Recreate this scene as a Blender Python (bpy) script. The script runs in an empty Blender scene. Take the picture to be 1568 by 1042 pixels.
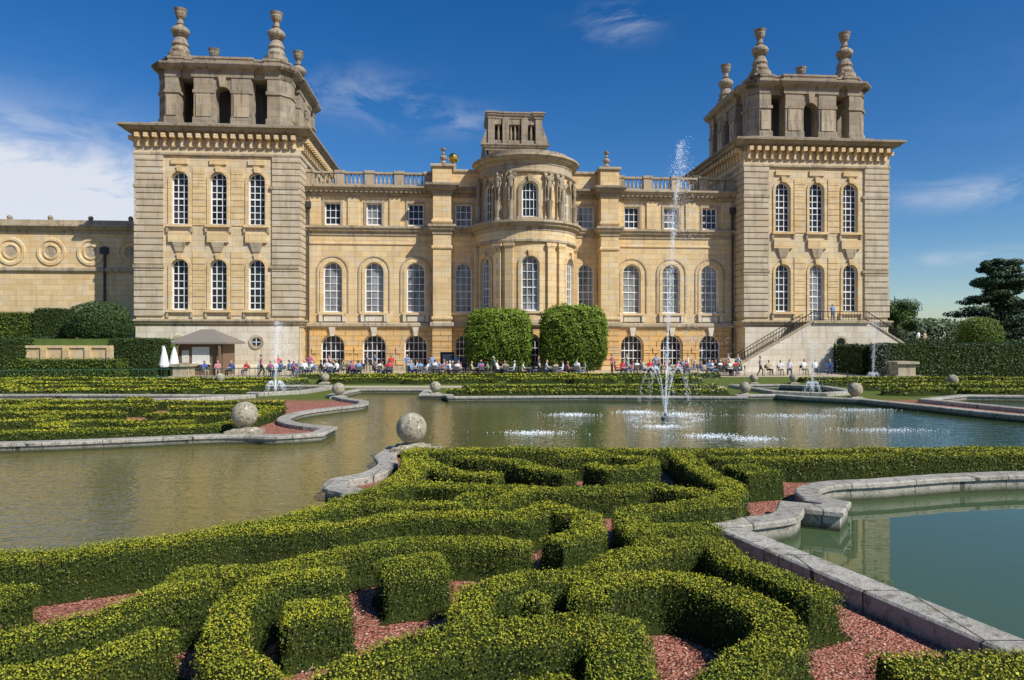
import bpy, bmesh, math, random
import numpy as np
from mathutils import Vector, Matrix
from mathutils.geometry import tessellate_polygon
random.seed(7); rng=np.random.default_rng(7)
sc=bpy.context.scene
def link(o): sc.collection.objects.link(o); return o
# ---------------------------------------------------------------- materials
def newmat(name):
    m=bpy.data.materials.new(name); m.use_nodes=True
    nt=m.node_tree; b=nt.nodes['Principled BSDF']
    return m,nt,b
def N(nt,t,**k):
    n=nt.nodes.new(t)
    for a,v in k.items(): setattr(n,a,v)
    return n
def rgb(c): return (c[0],c[1],c[2],1)
def mixc(nt,a,b,fac,mode='MIX'):
    n=N(nt,'ShaderNodeMix',data_type='RGBA',blend_type=mode)
    for s,v in ((6,a),(7,b)):
        if isinstance(v,(tuple,list)): n.inputs[s].default_value=rgb(v)
        else: nt.links.new(v,n.inputs[s])
    if isinstance(fac,(int,float)): n.inputs[0].default_value=fac
    else: nt.links.new(fac,n.inputs[0])
    return n.outputs[2]
def noise(nt,vec,scale,detail=5,rough=.6,dist=0):
    n=N(nt,'ShaderNodeTexNoise'); n.inputs['Scale'].default_value=scale
    n.inputs['Detail'].default_value=detail; n.inputs['Roughness'].default_value=rough
    n.inputs['Distortion'].default_value=dist
    nt.links.new(vec,n.inputs['Vector']); return n.outputs['Fac']
def ramp(nt,fac,a,b,lo=0.,hi=1.):
    n=N(nt,'ShaderNodeMapRange'); nt.links.new(fac,n.inputs[0])
    n.inputs[1].default_value=a; n.inputs[2].default_value=b
    n.inputs[3].default_value=lo; n.inputs[4].default_value=hi; return n.outputs[0]
def vmul(nt,vec,s):
    n=N(nt,'ShaderNodeVectorMath',operation='MULTIPLY'); nt.links.new(vec,n.inputs[0]); n.inputs[1].default_value=s
    return n.outputs[0]
def bump(nt,b,h,strength,dist):
    n=N(nt,'ShaderNodeBump'); n.inputs['Strength'].default_value=strength; n.inputs['Distance'].default_value=dist
    nt.links.new(h,n.inputs['Height']); nt.links.new(n.outputs[0],b.inputs['Normal'])
def simple(name,c,rough=.7,metal=0,var=.25,scale=6,spec=.3):
    m,nt,b=newmat(name); tc=N(nt,'ShaderNodeTexCoord')
    f=noise(nt,tc.outputs['Object'],scale,2)
    d=tuple(x*(1-var) for x in c); l=tuple(min(1,x*(1+var)) for x in c)
    nt.links.new(mixc(nt,d,l,f),b.inputs['Base Color'])
    b.inputs['Roughness'].default_value=rough; b.inputs['Metallic'].default_value=metal
    b.inputs['Specular IOR Level'].default_value=spec
    return m
def stone(name,c1,c2,dirt,bw=1.3,bh=.55,mort=.5,dirtamt=.6,joint=.016,streak=True,grey=.45):
    m,nt,b=newmat(name); tc=N(nt,'ShaderNodeTexCoord'); o=tc.outputs['Object']
    sp=N(nt,'ShaderNodeSeparateXYZ'); nt.links.new(o,sp.inputs[0])
    ad=N(nt,'ShaderNodeMath',operation='ADD'); nt.links.new(sp.outputs[0],ad.inputs[0]); nt.links.new(sp.outputs[1],ad.inputs[1])
    cb=N(nt,'ShaderNodeCombineXYZ'); nt.links.new(ad.outputs[0],cb.inputs[0]); nt.links.new(sp.outputs[2],cb.inputs[1])
    br=N(nt,'ShaderNodeTexBrick'); nt.links.new(cb.outputs[0],br.inputs['Vector'])
    br.inputs['Scale'].default_value=1; br.inputs['Brick Width'].default_value=bw; br.inputs['Row Height'].default_value=bh
    br.inputs['Mortar Size'].default_value=joint; br.inputs['Mortar Smooth'].default_value=.3
    br.inputs['Color1'].default_value=rgb(c1); br.inputs['Color2'].default_value=rgb(tuple(x*.9 for x in c2))
    br.inputs['Mortar'].default_value=rgb(tuple(x*mort for x in c1))
    n1=noise(nt,o,.35,4,.65,.5); n2=noise(nt,vmul(nt,o,(2.2,2.2,.35)),1.0,5,.7); n3=noise(nt,o,9,3,.6)
    n4=noise(nt,vmul(nt,o,(.8,.8,1.8)),.9,2,.5)
    col=mixc(nt,br.outputs['Color'],(c2[0]*.82,c2[1]*.74,c2[2]*.60),ramp(nt,n1,.45,.7,0,.5))
    g=sum(c1)/3; col=mixc(nt,col,(g*1.12,g*1.08,g*.96),ramp(nt,n4,.5,.75,0,grey))
    if streak: col=mixc(nt,col,dirt,ramp(nt,n2,.50,.72,0,dirtamt))
    col=mixc(nt,col,(.5,.5,.5),ramp(nt,n3,.3,.7,0,.35),'OVERLAY')
    nt.links.new(col,b.inputs['Base Color']); b.inputs['Roughness'].default_value=.9; b.inputs['Specular IOR Level'].default_value=.2
    mm=N(nt,'ShaderNodeMath',operation='SUBTRACT'); nt.links.new(n3,mm.inputs[0]); nt.links.new(br.outputs['Fac'],mm.inputs[1])
    bump(nt,b,mm.outputs[0],.5,.03)
    return m
M={}
M['ochre']=stone('ochre_ashlar',(.80,.60,.325),(.74,.54,.28),(.34,.27,.18),dirtamt=.45,grey=.45)
M['base']=stone('basement_stone',(.77,.46,.155),(.70,.47,.22),(.38,.31,.21),bh=.5,bw=1.6,mort=.35,joint=.03,dirtamt=.65)
M['cream']=stone('tower_stone',(.74,.60,.38),(.68,.54,.33),(.30,.25,.18),dirtamt=.45)
M['band']=stone('banded_quoin_stone',(.64,.54,.385),(.57,.475,.33),(.23,.2,.155),bw=1.5,bh=.62,dirtamt=.65,joint=.006)
M['trim']=stone('weathered_trim_stone',(.52,.425,.285),(.45,.365,.24),(.12,.108,.09),dirtamt=.9,bw=2.2,bh=2)
M['dark']=stone('weathered_dark_stone',(.40,.335,.235),(.335,.28,.2),(.085,.079,.07),dirtamt=.95,bw=1.2,bh=.6)
M['pale']=stone('pale_stone',(.76,.69,.56),(.70,.61,.46),(.34,.3,.24),dirtamt=.55)
M['white']=simple('white_painted_wood',(.82,.82,.80),.5,var=.05)
M['lead']=simple('lead_roof',(.16,.165,.17),.6)
M['pipe']=simple('cast_iron_pipe',(.05,.05,.055),.5)
M['iron']=simple('black_iron',(.02,.02,.02),.5)
M['gold']=simple('gilding',(.85,.55,.12),.25,metal=1,var=.1)
def glassm(name,c,r=.06,bs=.12):
    m,nt,b=newmat(name); tc=N(nt,'ShaderNodeTexCoord')
    f=noise(nt,vmul(nt,tc.outputs['Object'],(.7,.7,.25)),1.1,3)
    nt.links.new(mixc(nt,tuple(x*.35 for x in c),tuple(min(1,x*1.6) for x in c),ramp(nt,f,.35,.65)),b.inputs['Base Color'])
    b.inputs['Roughness'].default_value=r; b.inputs['Specular IOR Level'].default_value=.3
    f2=noise(nt,tc.outputs['Object'],1.4,2); bump(nt,b,f2,bs,.05)
    return m
M['glass']=glassm('window_glass',(.022,.028,.036))
M['glass2']=glassm('curtained_glass',(.21,.22,.225),.12)
PAL=['ochre','base','cream','band','trim','dark','pale','white','lead','pipe','iron','gold','glass','glass2']
PM=[M[k] for k in PAL]; I={k:i for i,k in enumerate(PAL)}
# ---------------------------------------------------------------- mesh builder
class MB:
    def __init__(s): s.v=[];s.f=[];s.m=[];s.T=None
    def add(s,vs,fs,m=0):
        b=len(s.v)
        s.v.extend([s.T(*p) for p in vs] if s.T else vs)
        for f in fs: s.f.append([i+b for i in f]); s.m.append(m)
    def box(s,x0,x1,y0,y1,z0,z1,m=0):
        s.add([(x0,y0,z0),(x1,y0,z0),(x1,y1,z0),(x0,y1,z0),(x0,y0,z1),(x1,y0,z1),(x1,y1,z1),(x0,y1,z1)],
              [(0,3,2,1),(4,5,6,7),(0,1,5,4),(1,2,6,5),(2,3,7,6),(3,0,4,7)],m)
    def frus(s,cx,cy,z0,z1,a0,a1,m=0,b0=None,b1=None):
        b0=a0 if b0 is None else b0; b1=a1 if b1 is None else b1
        s.add([(cx-a0,cy-b0,z0),(cx+a0,cy-b0,z0),(cx+a0,cy+b0,z0),(cx-a0,cy+b0,z0),(cx-a1,cy-b1,z1),(cx+a1,cy-b1,z1),(cx+a1,cy+b1,z1),(cx-a1,cy+b1,z1)],
              [(0,3,2,1),(4,5,6,7),(0,1,5,4),(1,2,6,5),(2,3,7,6),(3,0,4,7)],m)
    def lathe(s,cx,cy,prof,n=12,m=0):
        vs=[];fs=[]
        for r,z in prof:
            for k in range(n):
                a=2*math.pi*k/n; vs.append((cx+r*math.cos(a),cy+r*math.sin(a),z))
        for j in range(len(prof)-1):
            for k in range(n):
                k2=(k+1)%n; fs.append((j*n+k,j*n+k2,(j+1)*n+k2,(j+1)*n+k))
        fs.append(tuple(range(n))[::-1]); fs.append(tuple((len(prof)-1)*n+k for k in range(n)))
        s.add(vs,fs,m)
    def tube(s,p0,p1,r0,r1,n=7,m=0):
        p0=Vector(p0);p1=Vector(p1);d=(p1-p0).normalized()
        u=d.orthogonal().normalized();w=d.cross(u);vs=[]
        for p,r in((p0,r0),(p1,r1)):
            for k in range(n):
                a=2*math.pi*k/n; vs.append(tuple(p+(u*math.cos(a)+w*math.sin(a))*r))
        fs=[(k,(k+1)%n,n+(k+1)%n,n+k) for k in range(n)]+[tuple(range(n))[::-1],tuple(range(n,2*n))]
        s.add(vs,fs,m)
    def sweep(s,path,prof,closed=False,m=0):
        n=len(path);P=[Vector(p) for p in path];off=[]
        for i in range(n):
            if closed: a=P[i]-P[i-1];b=P[(i+1)%n]-P[i]
            else:
                a=P[i]-P[i-1] if i>0 else P[1]-P[0]; b=P[i+1]-P[i] if i<n-1 else P[i]-P[i-1]
            a.normalize();b.normalize()
            na=Vector((a.y,-a.x));nb=Vector((b.y,-b.x));nn=(na+nb)
            if nn.length<1e-4: nn=na
            nn.normalize(); off.append(nn/max(.35,nn.dot(na)))
        k=len(prof);vs=[]
        for i in range(n):
            for o,z in prof: q=P[i]+off[i]*o; vs.append((q.x,q.y,z))
        fs=[]
        for i in range(n if closed else n-1):
            j=(i+1)%n
            for q in range(k):
                q2=(q+1)%k; fs.append((i*k+q,j*k+q,j*k+q2,i*k+q2))
        if not closed: fs.append(tuple(range(k)));fs.append(tuple((n-1)*k+q for q in range(k))[::-1])
        s.add(vs,fs,m)
    def obj(s,name,mats,parent=None,smooth=False):
        me=bpy.data.meshes.new(name); me.from_pydata([tuple(v) for v in s.v],[],s.f)
        for m in mats: me.materials.append(m)
        me.polygons.foreach_set('material_index',s.m)
        if smooth: me.polygons.foreach_set('use_smooth',[True]*len(me.polygons))
        me.update(); o=link(bpy.data.objects.new(name,me))
        if parent: o.parent=parent
        return o
def empty(name,loc=(0,0,0),rz=0):
    e=link(bpy.data.objects.new(name,None)); e.location=loc; e.rotation_euler=(0,0,rz); return e
# openings -------------------------------------------------
def outline(cx,w,zb,zt,arch,ext=0,n=12):
    w2=w/2+ext
    if not arch: return [(cx-w2,zb),(cx-w2,zt+ext),(cx+w2,zt+ext),(cx+w2,zb)]
    zs=zt-w/2; pts=[(cx-w2,zb)]
    for k in range(n+1):
        a=math.pi-math.pi*k/n; pts.append((cx+w2*math.cos(a),zs+w2*math.sin(a)))
    pts.append((cx+w2,zb)); return pts
def rect(mb,x0,x1,z0,z1,y,m):
    if x1-x0<1e-4 or z1-z0<1e-4: return
    n=max(1,int(math.ceil((x1-x0)/.8))) if mb.T else 1
    for i in range(n):
        a=x0+(x1-x0)*i/n;b=x0+(x1-x0)*(i+1)/n
        mb.add([(a,y,z0),(b,y,z0),(b,y,z1),(a,y,z1)],[(0,1,2,3)],m)
def wall(mb,x0,x1,z0,z1,y,ops,m,depth=.38):
    cols={}
    for o in ops: cols.setdefault((o[0],o[1]),[]).append(o)
    x=x0
    for (cx,w) in sorted(cols):
        rect(mb,x,cx-w/2,z0,z1,y,m); z=z0
        for o in sorted(cols[(cx,w)],key=lambda o:o[2]):
            _,_,zb,zt,arch=o[:5]
            rect(mb,cx-w/2,cx+w/2,z,zb,y,m); z=zt
            pts=outline(cx,w,zb,zt,arch)
            if arch:
                h=(len(pts)-2)//2
                L=[(px,y,pz) for px,pz in pts[1:2+h]]
                mb.add(L+[(cx-w/2,y,zt)],[tuple(range(len(L)+1))],m)
                R=[(px,y,pz) for px,pz in pts[1+h:-1]]
                mb.add(R+[(cx+w/2,y,zt)],[tuple(range(len(R)+1))],m)
            k=len(pts)
            vs=[(px,y,pz) for px,pz in pts]+[(px,y+depth,pz) for px,pz in pts]
            mb.add(vs,[(i,(i+1)%k,k+(i+1)%k,k+i) for i in range(k)],m)
        rect(mb,cx-w/2,cx+w/2,z,z1,y,m); x=cx+w/2
    rect(mb,x,x1,z0,z1,y,m)
def ring(mb,cx,w,zb,zt,arch,e0,e1,ya,yb,m):
    a=outline(cx,w,zb,zt,arch,e0);b=outline(cx,w,zb,zt,arch,e1);k=len(a)
    vs=[(x,ya,z) for x,z in a]+[(x,ya,z) for x,z in b]+[(x,yb,z) for x,z in a]+[(x,yb,z) for x,z in b]
    fs=[]
    for i in range(k-1):
        fs+= [(i,i+1,k+i+1,k+i),(k+i,k+i+1,3*k+i+1,3*k+i),(i,i+1,2*k+i+1,2*k+i)]
    fs+=[(0,k,3*k,2*k),(k-1,2*k-1,4*k-1,3*k-1)]
    mb.add(vs,fs,m)
def sash(st,gl,o,y,depth=.38,nv=2,row=.62,g='glass',bar=.055):
    cx,w,zb,zt,arch=o[:5]; yg=y+depth-.02
    pts=outline(cx,w,zb,zt,arch)
    gl.add([(px,yg,pz) for px,pz in pts],[tuple(range(len(pts)))],I[g])
    ring(gl,cx,w,zb,zt,arch,-.11,-.002,yg-.1,yg-.01,I['white'])
    gl.box(cx-w/2+.01,cx+w/2-.01,yg-.11,yg-.012,zb+.005,zb+.14,I['white'])
    zs=zt-w/2 if arch else zt
    for i in range(nv):
        x=-w/2+w*(i+1)/(nv+1)
        top=zs+math.sqrt(max(0,(w/2)**2-x*x)) if arch else zt
        gl.box(cx+x-bar/2,cx+x+bar/2,yg-.07,yg-.011,zb+.14,top-.08,I['white'])
    n=max(2,int((zt-zb)/row));mid=n//2
    for j in range(1,n):
        z=zb+(zt-zb)*j/n; hw=w/2-.08
        if arch and z>zs: hw=math.sqrt(max(.01,(w/2)**2-(z-zs)**2))-.06
        t=bar/2*(1.9 if j==mid else 1)
        gl.box(cx-hw,cx+hw,yg-.075,yg-.013,z-t,z+t,I['white'])
def surround(mb,o,y,t=.28,p=.09,m='trim',key=True,sill=True):
    cx,w,zb,zt,arch=o[:5]
    ring(mb,cx,w,zb,zt,arch,.0,t,y-p,y+.01,I[m])
    if key: mb.frus(cx,y-p-.04,zt-.05,zt+t+.28,.16,.26,I[m],.1,.13)
    if sill: mb.box(cx-w/2-t-.12,cx+w/2+t+.12,y-.28,y+.02,zb-.24,zb,I[m])
def prof(z,h,p,kind=0):
    if kind==0: return [(-.05,z),(p*.2,z),(p*.25,z+h*.3),(p*.65,z+h*.45),(p*.8,z+h*.7),(p,z+h*.75),(p,z+h*.95),(p*.7,z+h),(-.05,z+h+.02)]
    return [(-.05,z),(p*.6,z),(p,z+h*.3),(p,z+h*.8),(p*.8,z+h),(-.05,z+h+.01)]
def balustrade(mb,x0,x1,y,z,h,npan,m='trim',pw=.9,sp=.36):
    mb.box(x0,x1,y-.2,y+.2,z,z+.22,I[m]); mb.box(x0,x1,y-.22,y+.22,z+h-.2,z+h,I[m])
    L=(x1-x0)/npan
    for i in range(npan+1):
        c=x0+L*i; mb.box(c-pw/2,c+pw/2,y-.27,y+.27,z+.01,z+h-.21,I[m]); mb.box(c-pw/2-.06,c+pw/2+.06,y-.34,y+.34,z+h-.18,z+h+.12,I[m])
        if i<npan:
            a=c+pw/2;b=c+L-pw/2;k=max(2,int((b-a)/sp))
            for j in range(k):
                xx=a+(b-a)*(j+.5)/k; q=h-.4
                mb.lathe(xx,y,[(.07,z+.2),(.125,z+.22+q*.25),(.055,z+.22+q*.6),(.1,z+.22+q)],6,I[m])
def urn(mb,x,y,z,h,m='dark',n=12):
    P=[(.30,0),(.30,.07),(.2,.1),(.26,.18),(.17,.24),(.12,.3),(.135,.33),(.22,.4),(.25,.47),(.22,.54),(.1,.6),(.085,.64),(.15,.67),(.09,.7),(.07,.8),(.17,.88),(.2,.93),(.1,.94),(.12,1.0)]
    mb.lathe(x,y,[(r*h*.8,z+t*h) for r,t in P],n,I[m])
# ---------------------------------------------------------------- palace
TH=math.radians(4.35)
palace=empty('baroque_palace',(1.545,68.12,0),TH)
W=MB();D=MB();G=MB();B=MB();R=MB()
WX=[11.2,15.4,19.55]
for sg in(-1,1):
    xs=sorted(sg*x for x in WX)
    y=2.4; x0,x1=(9.4,22.3) if sg>0 else (-22.3,-9.4)
    ob=[(x,2.35,.35,3.65,True) for x in xs]; of=[(x,1.9,5.9,11.0,True) for x in xs]; oa=[(x,1.6,14.75,17.0,False) for x in xs]
    wall(W,x0,x1,0,4.4,y-.15,ob,I['base'],.6)
    wall(W,x0,x1,4.4,13.6,y,of,I['ochre'],.45); wall(W,x0,x1,13.6,17.8,y,oa,I['ochre'],.35)
    for o in ob:
        sash(D,G,o,y-.15,.6,nv=4,row=.75)
        D.frus(o[0],y-.3,o[3]-.15,o[3]+.75,.17,.32,I['pale'],.12,.16)
        ring(D,o[0],o[1],o[2],o[3],True,.04,.42,y-.2,y-.14,I['base'])
        for q in(-1,1):
            for z in(.6,1.75): D.box(min(o[0]+q*1.2,o[0]+q*2.0),max(o[0]+q*1.2,o[0]+q*2.0),y-.26,y-.14,z,z+.55,I['base'])
    for i,o in enumerate(of):
        sash(D,G,o,y,.45,g='glass2',nv=2,row=.72); surround(D,o,y,.3,.08,'ochre',key=False)
        ring(D,o[0],o[1],o[2],o[3],True,.52,.66,y-.08,y+.01,I['trim'])
        for q in(-1,1): D.box(o[0]+q*1.15-.16,o[0]+q*1.15+.16,y-.3,y,4.95,5.63,I['pale'])
        D.box(o[0]-.85,o[0]+.85,y-.14,y,5.0,5.6,I['pale'])
    for i,o in enumerate(oa): sash(D,G,o,y,.35,nv=2,row=.75,g='glass2' if i==1 else 'glass'); surround(D,o,y,.22,.08,'trim',key=False,sill=False)
    for c in [(WX[0]+WX[1])/2,(WX[1]+WX[2])/2,WX[0]-1.45,WX[2]+1.7]:
        D.box(sg*c-.55,sg*c+.55,y-.14,y,14.72,17.6,I['ochre']); 
    D.sweep([(x0,y-.15),(x1,y-.15)],prof(4.35,.5,.3,1),m=I['trim']);D.sweep([(x0,y-.15),(x1,y-.15)],[(-.05,0),(.14,0),(.14,.42),(.0,.5),(-.05,.5)],m=I['trim'])
    D.sweep([(x0,y),(x1,y)],prof(13.7,.95,.5),m=I['trim']); D.sweep([(x0,y),(x1,y)],prof(12.75,.22,.1,1),m=I['ochre'])
    D.sweep([(x0,y),(x1,y)],prof(17.7,1.0,.85),m=I['trim'])
    for k in range(26):
        xx=x0+(x1-x0)*(k+.5)/26; D.box(xx-.12,xx+.12,y-.6,y,17.98,18.2,I['dark'])
    xa,xb=(x0+.5,x1-.5); balustrade(B,xa,xb,y+.1,18.7,1.45,4)
    R.box(x0,x1,y+.05,14,18.55,18.65,I['lead'])
    px=sg*8.5
    W.box(px-.9,px+.9,.75,3.2,0,17.8,I['ochre'])
    for z in np.arange(.55,4.2,.6): D.box(px-.96,px+.96,.68,.8,z,z+.53,I['base'])
    path=[(px-.9,3.2),(px-.9,.75),(px+.9,.75),(px+.9,3.2)]
    for z,h,p,mm in((4.35,.55,.28,'trim'),(13.7,.95,.5,'trim'),(17.7,1.05,.75,'dark')): D.sweep(path,prof(z,h,p,0 if h>.8 else 1),m=I[mm])
    for z in(5.1,12.2,14.8): D.sweep(path,prof(z,.35,.14,1),m=I['ochre'])
    B.box(px-.95,px+.95,.75,3.0,18.74,20.6,I['ochre']); D.sweep([(px-.95,3.0),(px-.95,.75),(px+.95,.75),(px+.95,3.0)],prof(20.35,.35,.2,1),m=I['trim'])
    urn(B,px-sg*.1,1.9,20.72,1.9)
    y=2.3; a,b=(4.2,7.7) if sg>0 else (-7.7,-4.2); c=sg*6.35
    o1=(c,1.7,.1,3.6,True);o2=(c,1.7,5.9,11.0,True);o3=(c,1.7,14.7,17.0,False)
    wall(W,a,b,0,4.4,y-.1,[o1],I['base'],.5);wall(W,a,b,4.4,17.8,y,[o2,o3],I['ochre'])
    sash(D,G,o1,y-.1,.5,nv=3);sash(D,G,o2,y,g='glass2',row=.72);sash(D,G,o3,y,g='glass2',row=.75)
    surround(D,o2,y,.28,.08,'ochre',key=False);surround(D,o3,y,.2,.07,'trim',key=False,sill=False)
    D.sweep([(a,y),(b,y)],prof(4.35,.5,.25,1),m=I['trim']);D.sweep([(a,y),(b,y)],prof(13.7,.95,.42),m=I['trim']);D.sweep([(a,y),(b,y)],prof(17.7,1.0,.7),m=I['dark'])
    B.box(a,b,y,y+.5,18.7,20.5,I['ochre']); D.sweep([(a,y),(b,y)],prof(20.2,.35,.18,1),m=I['trim'])
R.box(-9,9,2.9,16,18.6,20.1,I['lead'])
W.box(-9.2,9.2,15,40,0,19,I['ochre'])
BY=2.2
def cyl(Rr):
    def T(x,y,z):
        a=x/Rr; r=Rr-y; return (r*math.sin(a),BY-r*math.cos(a),z)
    return T
def arc(Rr,n=40,a0=-92,a1=92): return [(Rr*math.sin(math.radians(a)),BY-Rr*math.cos(math.radians(a))) for a in np.linspace(a0,a1,n)]
def bow(Rr,z0,z1,ops,m,fn):
    T=cyl(Rr)
    for b_ in(W,D,G): b_.T=T
    L=Rr*math.pi/2; wall(W,-L,L,z0,z1,0,ops,I[m],.35); fn(Rr)
    for b_ in(W,D,G): b_.T=None
def f1(Rr):
    for o in ops: sash(D,G,o,0,.35,nv=3); ring(D,o[0],o[1],o[2],o[3],True,.03,.35,-.06,0,I['base'])
ops=[(math.radians(a)*5.25,1.9,.3,3.7,True) for a in(-52,0,52)]
bow(5.25,0,4.5,ops,'base',f1)
def pil(Rr,z0,z1,angs,w,p,m):
    for a in angs:
        x=math.radians(a)*Rr
        D.box(x-w/2,x+w/2,-p,0,z0+.35,z1-.4,I[m]); D.box(x-w/2-.09,x+w/2+.09,-p-.08,0,z0,z0+.35,I[m]); 
        D.box(x-w/2-.06,x+w/2+.06,-p-.05,0,z1-.42,z1-.3,I[m]); D.box(x-w/2-.12,x+w/2+.12,-p-.1,0,z1-.28,z1,I[m])
def f2(Rr):
    for o in ops: sash(D,G,o,0,.35,g='glass2',row=.72); surround(D,o,0,.28,.1,'ochre',key=True)
    pil(Rr,5.0,12.4,(-80,-37,-23,23,37,80),.75,.3,'ochre')
ops=[(math.radians(a)*5.0,1.75,5.9,11.2,True) for a in(-58,0,58)]
bow(5.0,4.4,12.8,ops,'ochre',f2)
def f3(Rr):
    for o in ops: sash(D,G,o,0,.35,row=.72,nv=3); surround(D,o,0,.3,.14,'trim',key=True)
    pil(Rr,14.7,19.2,(-80,-38,-22,22,38,80),.7,.28,'trim')
ops=[(math.radians(a)*4.65,1.6,14.95,18.4,True) for a in(-60,0,60)]
bow(4.65,14.5,19.6,ops,'ochre',f3)
D.sweep(arc(5.25),prof(4.35,.55,.3,1),m=I['trim'])
D.sweep(arc(5.0),prof(12.45,.35,.25,1),m=I['trim']);D.sweep(arc(5.05),[(-.1,12.8),(.1,12.8),(.1,13.7),(-.1,13.7)],m=I['ochre'])
D.sweep(arc(5.05),prof(13.6,1.0,.72),m=I['trim'])
D.sweep(arc(4.65),prof(19.2,.4,.25,1),m=I['trim']);D.sweep(arc(4.7),prof(20.1,.9,.8),m=I['trim']);D.sweep(arc(4.75),[(-.1,19.6),(.05,19.6),(.05,20.12),(-.1,20.12)],m=I['trim'])
D.sweep(arc(4.5),[(-.1,21.0),(.1,21.0),(.1,21.5),(-.1,21.5)],m=I['dark'])
R.lathe(0,BY,[(4.6,20.9),(4.4,21.4),(.5,21.9)],32,I['lead'])
R.lathe(0,BY,[(5.1,14.3),(4.5,14.55)],32,I['lead'])
W.box(-4.6,4.6,BY+.1,12,18,21.3,I['ochre'])
for a in(-75,-38,-22,22,38,75):
    t=math.radians(a);x=5.05*math.sin(t);yy=BY-5.05*math.cos(t)
    B.lathe(x,yy,[(.3,14.6),(.3,14.85),(.2,14.9),(.32,16.3),(.36,16.5)],8,I['dark'])
R.box(-3.2,3.2,15.5,20.5,19,27,I['ochre'])
D.sweep([(-3.6,15.2),(3.6,15.2),(3.6,21),(-3.6,21)],prof(26.2,.8,.4),True,I['dark'])
for s in(-1,1):
    for c in(2.9,1.15): R.box(s*c-.4,s*c+.4,15.1,16.1,27,30.2,I['dark'])
    R.box(s*2.9-.4,s*2.9+.4,16.1,20.6,27,30.2,I['dark'])
    for k in range(7):
        a0=k/6; R.box(min(s*3.3,s*(3.3+.9*(1-a0))),max(s*3.3,s*(3.3+.9*(1-a0))),15.3,16.0,26.9+k*.38,27.27+k*.38,I['dark'])
    B.lathe(s*2.0,15.6,[(.14,27.5),(.2,28.2),(.12,29),(.18,29.4)],8,I['dark'])
for x in(-.5,0,.5): B.lathe(x,15.6,[(.12,27.5),(.17,28.2),(.1,29),(.16,29.4)],8,I['dark'])
R.box(-3.3,3.3,17.6,20,27.0,29.4,I['dark']);R.box(-2.6,2.6,15.3,16.5,27,27.5,I['dark']);R.box(-2.5,2.5,15.3,16.5,29.4,30.15,I['dark'])
D.sweep([(-3.3,15.1),(-2.4,15.1),(-2.4,15.3),(2.4,15.3),(2.4,15.1),(3.3,15.1),(3.3,20.6),(-3.3,20.6)],prof(30.1,.8,.35),True,I['dark'])
R.box(-3.3,3.3,15.2,20.5,30.6,30.85,I['lead'])
B.lathe(-8.0,8,[(.35,18),(.35,22.2),(.15,22.4)],10,I['dark']); 
B.lathe(-7.4,5,[(.12,21.9)]+[(.55*math.sin(t),22.4-.55*math.cos(t)) for t in np.linspace(.25,math.pi-.1,10)],16,I['gold'])
B.lathe(-7.4,5,[(.3,19),(.3,21.7),(.12,21.9)],10,I['dark'])
urn(B,-3.2,9,21.2,2.2)
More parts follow.
